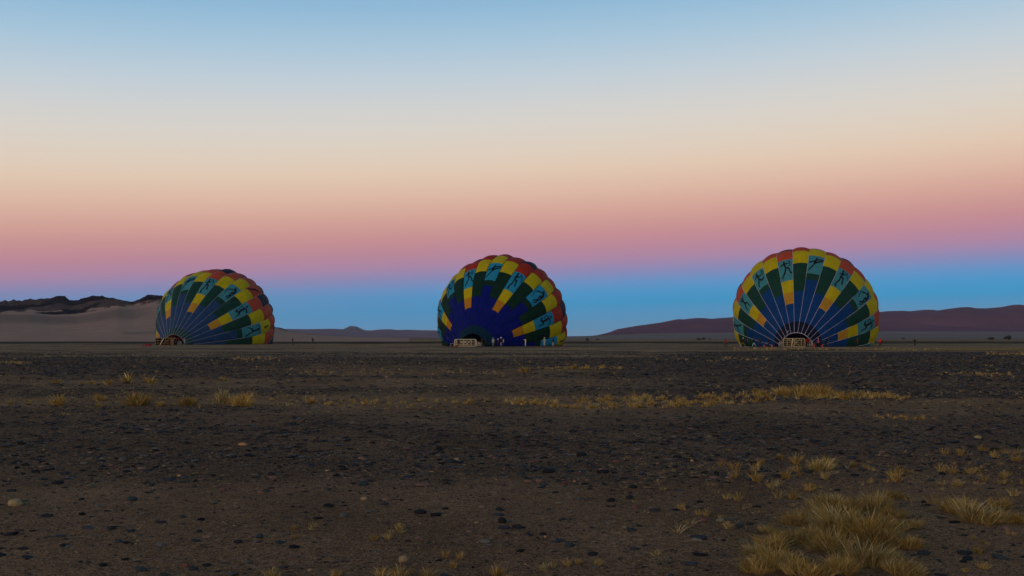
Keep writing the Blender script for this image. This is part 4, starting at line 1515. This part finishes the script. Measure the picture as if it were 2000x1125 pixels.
MARKS = [(25, 991, 'the cream boulder'), (981, 1025, 'the round black stone'), (787, 1100, 'the square-edged tan stone'), (255, 981, 'the long blue-green stone'),
         (237, 902, 'the pale grey-green stone'), (472, 871, 'the flat orange-brown stone'), (435, 959, 'the small rust-red stone'), (402, 1105, 'the flat black stone at bottom left'),
         (880, 905, 'the long slate stone with a tan neighbour'), (825, 952, 'the long brown slab'), (820, 1003, 'the dark flat slab'), (670, 1010, 'the pale grey wedge stone'),
         (640, 920, 'the flat cream sliver'), (506, 1054, 'the dark teal stone near bottom'), (857, 876, 'the black angular stone'), (1112, 1071, 'the rounded blue-green stone'),
         (1179, 929, 'the wide black slab'), (1072, 928, 'the long black stone'), (1137, 892, 'the black wedge stone'), (1242, 995, 'the maroon angular stone'), (1375, 1021, 'the dark brown stone among tufts'),
         (1446, 1031, 'the dark teal stone on the right'), (1367, 1057, 'the long low slab'), (1352, 904, 'the bright orange pebble'), (1479, 989, 'the flat black stone among tufts'),
         (1685, 922, 'the blue-green stone above the thicket'), (1912, 857, 'the pale cream stone on the right'), (1969, 1013, 'the small blue stone at right edge'), (1606, 918, 'the widest golden tuft above the thicket'),
         (1655, 1038, 'the largest bush of the thicket'), (1912, 1017, 'the splayed bush at the right'), (270, 790, 'the widest far left bush'), (119, 792, 'the leftmost far rounded bush'),
         (431, 788, 'the two touching far left bushes'), (608, 786, 'the lone rounded far bush'), (434, 744, 'the small far bush standing alone'), (209, 751, 'the upper far left bush row'),
         (1027, 727, 'the low far bush alone in mid-plain'), (757, 1054, 'the forked tuft near bottom centre'), (1062, 1117, 'the stiff fan-shaped tuft'), (890, 1092, 'the forked upright tuft'),
         (576, 1054, 'the tuft trio at lower left'), (742, 1130, 'the widest tuft on the bottom edge'), (550, 1128, 'the pale tuft on the bottom edge, left'), (1565, 773, 'the big bushes of the grassy belt'),
         (1185, 783, 'the dark knot in the grassy belt'), (1262, 782, 'the rounded bush in mid-belt'), (1720, 776, 'the right end of the grassy belt'), (1490, 776, 'the left outlier of the big belt bushes'), (1640, 776, 'the broad low belt bush'), (1060, 790, 'the left end of the grassy belt'), (1350, 790, 'the middle of the grassy belt'), (1760, 815, 'the small tuft row behind on the right'),
         (1330, 994, 'the upright right-middle tuft'), (1155, 1108, 'the bottom middle tuft pair'), (1854, 889, 'the far right tuft cluster'), (1465, 924, 'the dense tuft knot right of middle'),
         (1120, 720, 'the far straw patch in mid-plain'), (1910, 1082, 'the small tufts at bottom right'), (170, 1071, 'the thin straw sprigs at bottom left'), (182, 1031, 'the thin straw stalk at lower left')]
_used = {}


def relate(px_, py_, noun, cat):
    def d_(m):
        return math.hypot(px_ - m[0], (py_ - m[1]) * 1.6)
    ms = sorted((m for m in MARKS if d_(m) > 9), key=d_)
    if d_(ms[0]) > 260:
        ms = ms[:1]
    for m in ms[:8]:
        dx, dy = px_ - m[0], (py_ - m[1]) * 1.6
        dd = d_(m)
        near = 'just' if dd < 28 else 'close' if dd < 52 else ('a little way' if dd < 95 else ('some way' if dd < 150 else 'well'))
        if abs(dx) > 2.2 * abs(dy):
            r_ = 'right of' if dx > 0 else 'left of'
        elif abs(dy) > 2.2 * abs(dx):
            r_ = 'in front of' if dy > 0 else 'behind'
        else:
            r_ = ('in front and ' if dy > 0 else 'behind and ') + ('right of' if dx > 0 else 'left of')
        for adj in ('',):
            lb = '%s %s %s %s' % (noun, near, r_, m[2])
            if lb not in _used and len(lb.split()) <= 16:
                _used[lb] = 1
                return lb
    m = ms[0]
    dx, dy = px_ - m[0], (py_ - m[1]) * 1.6
    r_ = ('right of ' if dx > 0 else 'left of ') if abs(dx) > abs(dy) else ('in front of ' if dy > 0 else 'behind ')
    return '%s %s%s' % (noun, r_, m[2])


def size_word(w_, a, b):
    return 'small' if w_ < a else ('broad' if w_ > b else 'middle-sized')


def tuft_label(px_, py_, w_, kind):
    side = 'left' if px_ < 660 else ('middle' if px_ < 1330 else 'right')
    if kind == 'big':
        return relate(px_, py_, size_word(w_, 55, 85) + ' bushy clump of dry grass', kind), 'large dry grass clumps in the right foreground'
    if kind == 'round':
        return relate(px_, py_, size_word(w_, 22, 40) + ' rounded golden grass bush', kind), 'rounded dry grass bushes in the far rows'
    if kind == 'far':
        return relate(px_, py_, size_word(w_, 13, 18) + ' far golden grass tuft', kind), 'far golden tufts'
    if kind == 'sparse':
        return relate(px_, py_, size_word(w_, 12, 24) + ' pale thin straw tuft', kind), 'thin straw tufts on bare soil'
    return relate(px_, py_, size_word(w_, 16, 25) + ' stubby grass tuft', kind), 'stubby grass tufts among the pebbles'


UNIQ = {(270, 790): 'widest golden grass bush in the far left row', (119, 792): 'leftmost rounded golden bush of the lower far left row',
        (431, 788): 'left one of two touching golden bushes in the far left row', (472, 792): 'right one of two touching golden bushes in the far left row',
        (608, 786): 'lone rounded bush right of the far left row', (1912, 1017): 'spiky splayed dry grass bush on its own at the right edge foreground',
        (1606, 918): 'wide golden tuft, largest of the cluster above the big right foreground bushes', (1655, 1038): 'largest dry grass bush at the centre of the right foreground thicket',
        (890, 1092): 'forked upright tuft above another tuft, bottom centre-left', (434, 744): 'small round golden bush alone right of the upper far left row',
        (1027, 727): 'low golden bush alone in the far middle of the plain', (1062, 1117): 'stiff fan-shaped tuft, left of a pair at the bottom middle',
        (757, 1054): 'forked tuft left of the round black stone', (298, 747): 'rightmost bush of the upper far left row'}
MESH = dict(small=SMALL, sparse=SPARSE, round=ROUND, big=BIG, far=FARS)
for i, (px_, py_, w_, kind) in enumerate(tufts):
    g = gnd(px_, py_)
    wm = w_ / F * g.y
    me = MESH[kind][i % len(MESH[kind])]
    o = link('grass_tuft', me)
    rt = random.Random(i)
    o.location = (g.x, g.y, ground_z(g.x, g.y) - .005)
    o.rotation_euler = (rt.uniform(-.12, .12), rt.uniform(-.12, .12), rt.uniform(0, 6.28))
    sc = wm * {'small': .95, 'sparse': .85, 'round': 1.0, 'big': 1.1, 'far': 1.0}[kind]
    o.scale = (sc, sc, sc * rt.uniform(.85, 1.2) * {'small': .98, 'sparse': .7, 'round': .95, 'big': .84, 'far': .9}[kind])
    lb, gr = tuft_label(px_, py_, w_, kind)
    u_ = UNIQ.get((int(px_), int(py_)))
    if u_:
        tag(o, u_, 'grass tuft', None)
    else:
        tag(o, lb, 'grass tuft', gr)

# everything smaller: one mass of straw
co_l, f_l, c_l = [], [], []
nv0 = 0
r2 = np.random.default_rng(21)


def add_tiny(px_, py_, w_, n):
    global nv0
    g = gnd(px_, py_)
    wm = w_ / F * g.y
    co, f, c = blades(r2, n, .5 * wm, .75 * wm, .5 * wm, max(.0018, .9 / F * g.y * .45), pale=.6, flat=.25)
    co = co + np.array([g.x, g.y, ground_z(g.x, g.y)])
    co_l.append(co)
    f_l.append(f + nv0)
    c_l.append(c)
    nv0 += len(co)


for (px_, py_, w_, kind) in rest_t:
    add_tiny(px_, py_, w_, 16)
for i in range(700):
    add_tiny(rb.uniform(-20, 2020), 770 + abs(rb.gauss(0, 26)) - 6, rb.uniform(4, 9), 9)
for i in range(560):
    add_tiny(rb.uniform(1200, 2020), rb.uniform(880, 1130), rb.uniform(4, 14), 9)
for i in range(190):
    add_tiny(rb.uniform(-10, 1500), rb.triangular(850, 1130, 1090), rb.uniform(3, 8), 6)
for i in range(520):
    add_tiny(rb.uniform(0, 2000), rb.uniform(694, 765), rb.uniform(3, 9), 7)
for i in range(500):
    add_tiny(rb.uniform(0, 2000), rb.uniform(800, 1000), rb.uniform(2.5, 6), 5)
for (xa, xb, yy, n_) in ((0, 60, 709, 40), (455, 540, 702, 30), (1830, 1975, 732, 70), (1925, 2010, 692, 50), (1050, 1215, 720, 60), (1420, 1850, 683, 80), (1270, 1500, 703, 30), (560, 1000, 729, 60)):
    for i in range(n_):
        add_tiny(rb.uniform(xa, xb), rb.gauss(yy, 1.5), rb.uniform(5, 9), 9)
# dead stalks lying flat
sme = np_mesh('straw', np.vstack(co_l), np.vstack(f_l), GRASS, False, cols=np.vstack(c_l))
tag(link('straw', sme), 'tiny dry straw sprigs scattered over the stony soil', 'straw', kind='stuff')

# ------------------------------------------------------------------ stones
STONE = attr_mat('stone', 1.0, .95, 0, .35, 18.0, .03)
SPAL = dict(slate=(.032, .038, .046), black=(.016, .018, .021), teal=(.030, .043, .048), grey=(.085, .087, .083), brown=(.14, .085, .065), maroon=(.115, .062, .050),
            tan=(.25, .18, .10), cream=(.27, .21, .11), orange=(.40, .22, .10), olive=(.12, .11, .075), pink=(.18, .11, .085))
_sm = {}


def stone_mesh(shape, colour):
    key = (shape, colour)
    if key in _sm:
        return _sm[key]
    bm = bmesh.new()
    bmesh.ops.create_icosphere(bm, subdivisions=2, radius=.5)
    r3 = random.Random(shape * 31 + 5)
    dirs = [(Vector((r3.gauss(0, 1), r3.gauss(0, 1), r3.gauss(0, 1))).normalized(), r3.uniform(.34, .47)) for _ in range(9)]
    for v in bm.verts:
        for d, h in dirs:      # facets cut by planes
            e = v.co.dot(d) - h
            if e > 0:
                v.co -= d * e * .85
        v.co *= 1 + r3.uniform(-.04, .04)
    co = np.array([v.co[:] for v in bm.verts])
    bm.faces.ensure_lookup_table()
    f = np.array([[v.index for v in q.verts] for q in bm.faces])
    bm.free()
    c = np.tile(np.array(SPAL[colour]), (len(co), 1)) * np.random.default_rng(shape).uniform(.85, 1.15, (len(co), 1))
    _sm[key] = np_mesh('stone', co, f, STONE, False, cols=c)
    return _sm[key]


# px, py, width px, height/width, colour, label
NS = [(25, 991, 31, .58, 'cream', 'large smooth cream boulder at the left edge of the foreground'),
      (981, 1025, 18, .72, 'black', 'round black stone left of centre in the near foreground'),
      (787, 1100, 19, .9, 'tan', 'square-edged tan stone near the bottom, left of centre'),
      (255, 981, 23, .45, 'teal', 'long blue-green stone in the left foreground'),
      (125, 927, 17, .5, 'slate', 'slate-blue stone above the cream boulder'),
      (237, 902, 17, .5, 'grey', 'pale grey-green stone in the upper left foreground'),
      (355, 1013, 14, .5, 'teal', 'dark teal pebble below the long blue-green stone'),
      (472, 871, 19, .4, 'orange', 'flat orange-brown stone in the left middle ground'),
      (435, 959, 13, .7, 'maroon', 'small rust-red angular stone in the left foreground'),
      (402, 1105, 20, .3, 'black', 'flat black stone near the bottom left'),
      (362, 1107, 17, .6, 'maroon', 'tilted brown-red stone left of the flat black one'),
      (880, 905, 26, .35, 'slate', 'long dark slate stone with a tan one touching its right end'),
      (892, 902, 14, .7, 'tan', 'tan stone leaning on a long dark slate stone'),
      (709, 948, 22, .5, 'teal', 'dark teal rounded stone in the centre-left gravel'),
      (825, 952, 34, .22, 'brown', 'long brown slab in the centre-left gravel'),
      (820, 1003, 28, .3, 'black', 'dark flat slab beside a pale straw tuft, centre-left'),
      (720, 1001, 18, .3, 'grey', 'blue-grey flat stone in the centre-left foreground'),
      (670, 1010, 20, .5, 'grey', 'pale grey wedge-shaped stone in the centre-left foreground'),
      (640, 920, 14, .3, 'cream', 'flat cream sliver in the centre-left gravel'),
      (710, 978, 15, .55, 'tan', 'tan rounded stone in the centre-left gravel'),
      (506, 1054, 15, .7, 'teal', 'dark teal stone left of the bottom grass tufts'),
      (857, 876, 16, .6, 'black', 'black angular stone in the middle gravel'),
      (985, 1037, 28, .25, 'slate', 'thin dark slab lying just below the round black stone'),
      (605, 1113, 11, .5, 'tan', 'small tan pebble at the bottom, left of centre'),
      (705, 894, 14, .4, 'pink', 'flat pinkish stone in the centre-left gravel'),
      (1112, 1071, 18, .72, 'teal', 'rounded blue-green stone above the bottom middle tufts'),
      (1072, 928, 27, .35, 'black', 'long black stone right of centre'),
      (1179, 929, 28, .3, 'black', 'wide black slab in the centre-right gravel'),
      (1137, 892, 23, .35, 'black', 'black wedge stone in the upper centre-right gravel'),
      (1242, 995, 16, .6, 'maroon', 'maroon angular stone in the centre-right foreground'),
      (1238, 957, 18, .45, 'black', 'black block beside pale straw, centre-right'),
      (1375, 1021, 17, .55, 'maroon', 'dark brown stone beside the upright right tuft'),
      (1446, 1031, 15, .7, 'teal', 'dark teal stone right of a spreading tuft'),
      (1367, 1057, 36, .25, 'slate', 'long low dark slab in the right foreground'),
      (1400, 931, 11, .8, 'black', 'small upright black stone among the right tufts'),
      (1025, 926, 17, .5, 'slate', 'dark slate stone at the middle of the gravel'),
      (1054, 946, 18, .5, 'brown', 'brown-grey rounded stone at the middle of the gravel'),
      (1352, 904, 8, .6, 'orange', 'bright orange pebble in the right gravel'),
      (1122, 945, 6, .6, 'orange', 'tiny orange pebble in the middle gravel'),
      (1065, 1053, 6, .6, 'orange', 'tiny orange pebble left of the blue-green round stone'),
      (1092, 985, 18, .35, 'olive', 'flat olive stone in the middle foreground'),
      (1479, 989, 20, .25, 'black', 'flat black stone among the right foreground tufts'),
      (1685, 922, 15, .5, 'teal', 'blue-green stone above the right thicket'),
      (1969, 1013, 9, .9, 'slate', 'small blue stone beside the splayed bush at the right edge'),
      (1912, 857, 14, .6, 'cream', 'pale cream stone alone in the far right gravel'),
      (1665, 897, 18, .4, 'slate', 'dark slate stone in the upper right foreground'),
      (1325, 897, 20, .35, 'black', 'black flat stone left of the right grass tufts'),
      (349, 931, 9, .5, 'orange', 'small orange pebble left side gravel, near a slate stone'),
      (820, 1025, 5, .5, 'cream', 'tiny cream pebble under the dark flat slab')]
keep_st = []
for i, (px_, py_, w_, ar, c_, lb) in enumerate(NS):
    g = gnd(px_, py_)
    wm = w_ / F * g.y
    o = link('stone', stone_mesh(i % 6, c_))
    o.location = (g.x, g.y + wm * .3, ground_z(g.x, g.y) + wm * ar * .28)
    o.scale = (wm, wm * .75, wm * ar * 1.1)
    o.rotation_euler = (0, 0, random.uniform(-.3, .3))
    tag(o, lb, 'stone')
cnames = ['slate', 'black', 'teal', 'grey', 'brown', 'maroon', 'tan', 'cream', 'olive', 'pink', 'orange']
cw = [.26, .18, .12, .07, .14, .05, .06, .025, .06, .025, .01]
WORD = dict(slate='dark slate-blue', black='black', teal='dark blue-green', grey='grey', brown='brown', maroon='rust-brown', tan='tan', cream='cream', olive='olive-grey', pink='pinkish', orange='orange')
rs = random.Random(11)
cnt = 0
while cnt < 300 - len(NS):
    px_ = rs.uniform(0, 2000)
    py_ = rs.triangular(815, 1120, 900)
    g = gnd(px_, py_)
    gg = cover(np.array([g.x]), np.array([g.y]))[0][0]
    if rs.random() > gg + .12:
        continue
    w_ = min(22, 7.0 * rs.paretovariate(2.4)) * (0.75 + (py_ - 815) / 700)
    wm = w_ / F * g.y
    c_ = rs.choices(cnames, cw)[0]
    flat_ = rs.uniform(.16, .42)
    if c_ in ('cream', 'tan', 'orange', 'pink'):
        w_ = min(w_, 9)
        wm = w_ / F * g.y
    o = link('stone', stone_mesh(rs.randrange(12), c_))
    o.location = (g.x, g.y, ground_z(g.x, g.y) + wm * flat_ * .2)
    o.scale = (wm, wm * rs.uniform(.5, .9), wm * flat_)
    o.rotation_euler = (rs.uniform(-.15, .15), rs.uniform(-.15, .15), rs.uniform(-.6, .6))
    tag(o, relate(px_, py_, '%s %s' % (WORD[c_], 'pebble' if w_ < 10 else 'stone'), 'stone'), 'stone', 'loose stones in the foreground gravel')
    cnt += 1

# the gravel itself: small stones, one mass
ico = bmesh.new()
bmesh.ops.create_icosphere(ico, subdivisions=1, radius=.5)
iv = np.array([v.co[:] for v in ico.verts])
ico.faces.ensure_lookup_table()
iF = np.array([[v.index for v in f.verts] for f in ico.faces])
ico.free()
octv = np.array([[.5, 0, 0], [-.5, 0, 0], [0, .5, 0], [0, -.5, 0], [.1, .1, .42], [0, 0, -.3], [.36, .3, .2], [-.3, .34, .22], [-.36, -.3, .18], [.3, -.36, .22]])
octf = np.array([[0, 6, 4], [6, 2, 4], [2, 7, 4], [7, 1, 4], [1, 8, 4], [8, 3, 4], [3, 9, 4], [9, 0, 4]])
cwg = [.27, .20, .09, .08, .11, .02, .12, .045, .04, .015, .01]
palA = np.array([SPAL[c] for c in cnames])
r4 = np.random.default_rng(77)
parts_c, parts_f, parts_k = [], [], []
base_n = 0
for (ya, yb, dens, smin, smax, base_v, base_f) in ((5.5, 15, 110, .022, .10, iv, iF), (5.5, 15, 420, .008, .03, octv, octf), (15, 34, 85, .030, .14, octv, octf), (15, 34, 90, .014, .04, octv, octf), (34, 120, 21.0, .055, .24, octv, octf)):
    area = .56 * (yb * yb - ya * ya) * 2 / 2 * 1.06
    n_try = int(area * dens)
    yy = np.sqrt(r4.uniform(ya * ya, yb * yb, n_try))
    xx = r4.uniform(-.56, .56, n_try) * yy
    gg = cover(xx, yy)[0]
    cl = fbm(xx * 1.3, yy * 1.3, 301, 3)
    ok = r4.uniform(0, 1, n_try) < (gg * .82 + .18) * (0.6 + .8 * sstep(.35, .65, cl))
    xx, yy = xx[ok], yy[ok]
    n = len(xx)
    sz = smin * (1 - r4.uniform(0, 1, n)) ** (-1 / 2.1)
    sz = np.minimum(sz, smax)
    fl = r4.uniform(.18, .55, n)
    an = r4.normal(0, .5, n)
    sc_ = np.stack([sz * r4.uniform(1, 1.5, n), sz * r4.uniform(.6, 1.0, n), sz * fl], -1)
    nvb = len(base_v)
    jit = 1 + r4.uniform(-.22, .22, (n, nvb, 1))
    v = base_v[None] * jit * sc_[:, None]
    ca, sa = np.cos(an)[:, None], np.sin(an)[:, None]
    vx = v[..., 0] * ca - v[..., 1] * sa
    vy = v[..., 0] * sa + v[..., 1] * ca
    gzz = (fbm(xx / 2.5, yy / 2.5, 71, 3) - 0.5) * 0.09 * (1 - sstep(30, 90, np.hypot(xx, yy)))
    vz = v[..., 2] + (gzz + sc_[:, 2] * .18)[:, None] + (vx * r4.normal(0, .12, (n, 1)))
    co = np.stack([vx + xx[:, None], vy + yy[:, None], vz], -1).reshape(-1, 3)
    f = (np.arange(n)[:, None, None] * nvb + base_f[None]).reshape(-1, 3) + base_n
    ci_ = r4.choice(len(cnames), n, p=np.array(cwg) / sum(cwg))
    bigp = (sz > smin * 1.5) & np.isin(ci_, [6, 7, 9, 10])
    ci_[bigp] = r4.integers(0, 5, bigp.sum())
    ck = palA[ci_] * r4.uniform(.55, 1.35, (n, 1))
    parts_c.append(co)
    parts_f.append(f)
    parts_k.append(np.repeat(ck, nvb, 0))
    base_n += len(co)
pme = np_mesh('gravel', np.vstack(parts_c), np.vstack(parts_f), STONE, False, cols=np.vstack(parts_k))
tag(link('gravel', pme), 'dark mixed gravel strewn over the desert plain', 'gravel', kind='stuff')
print('gravel stones', base_n)
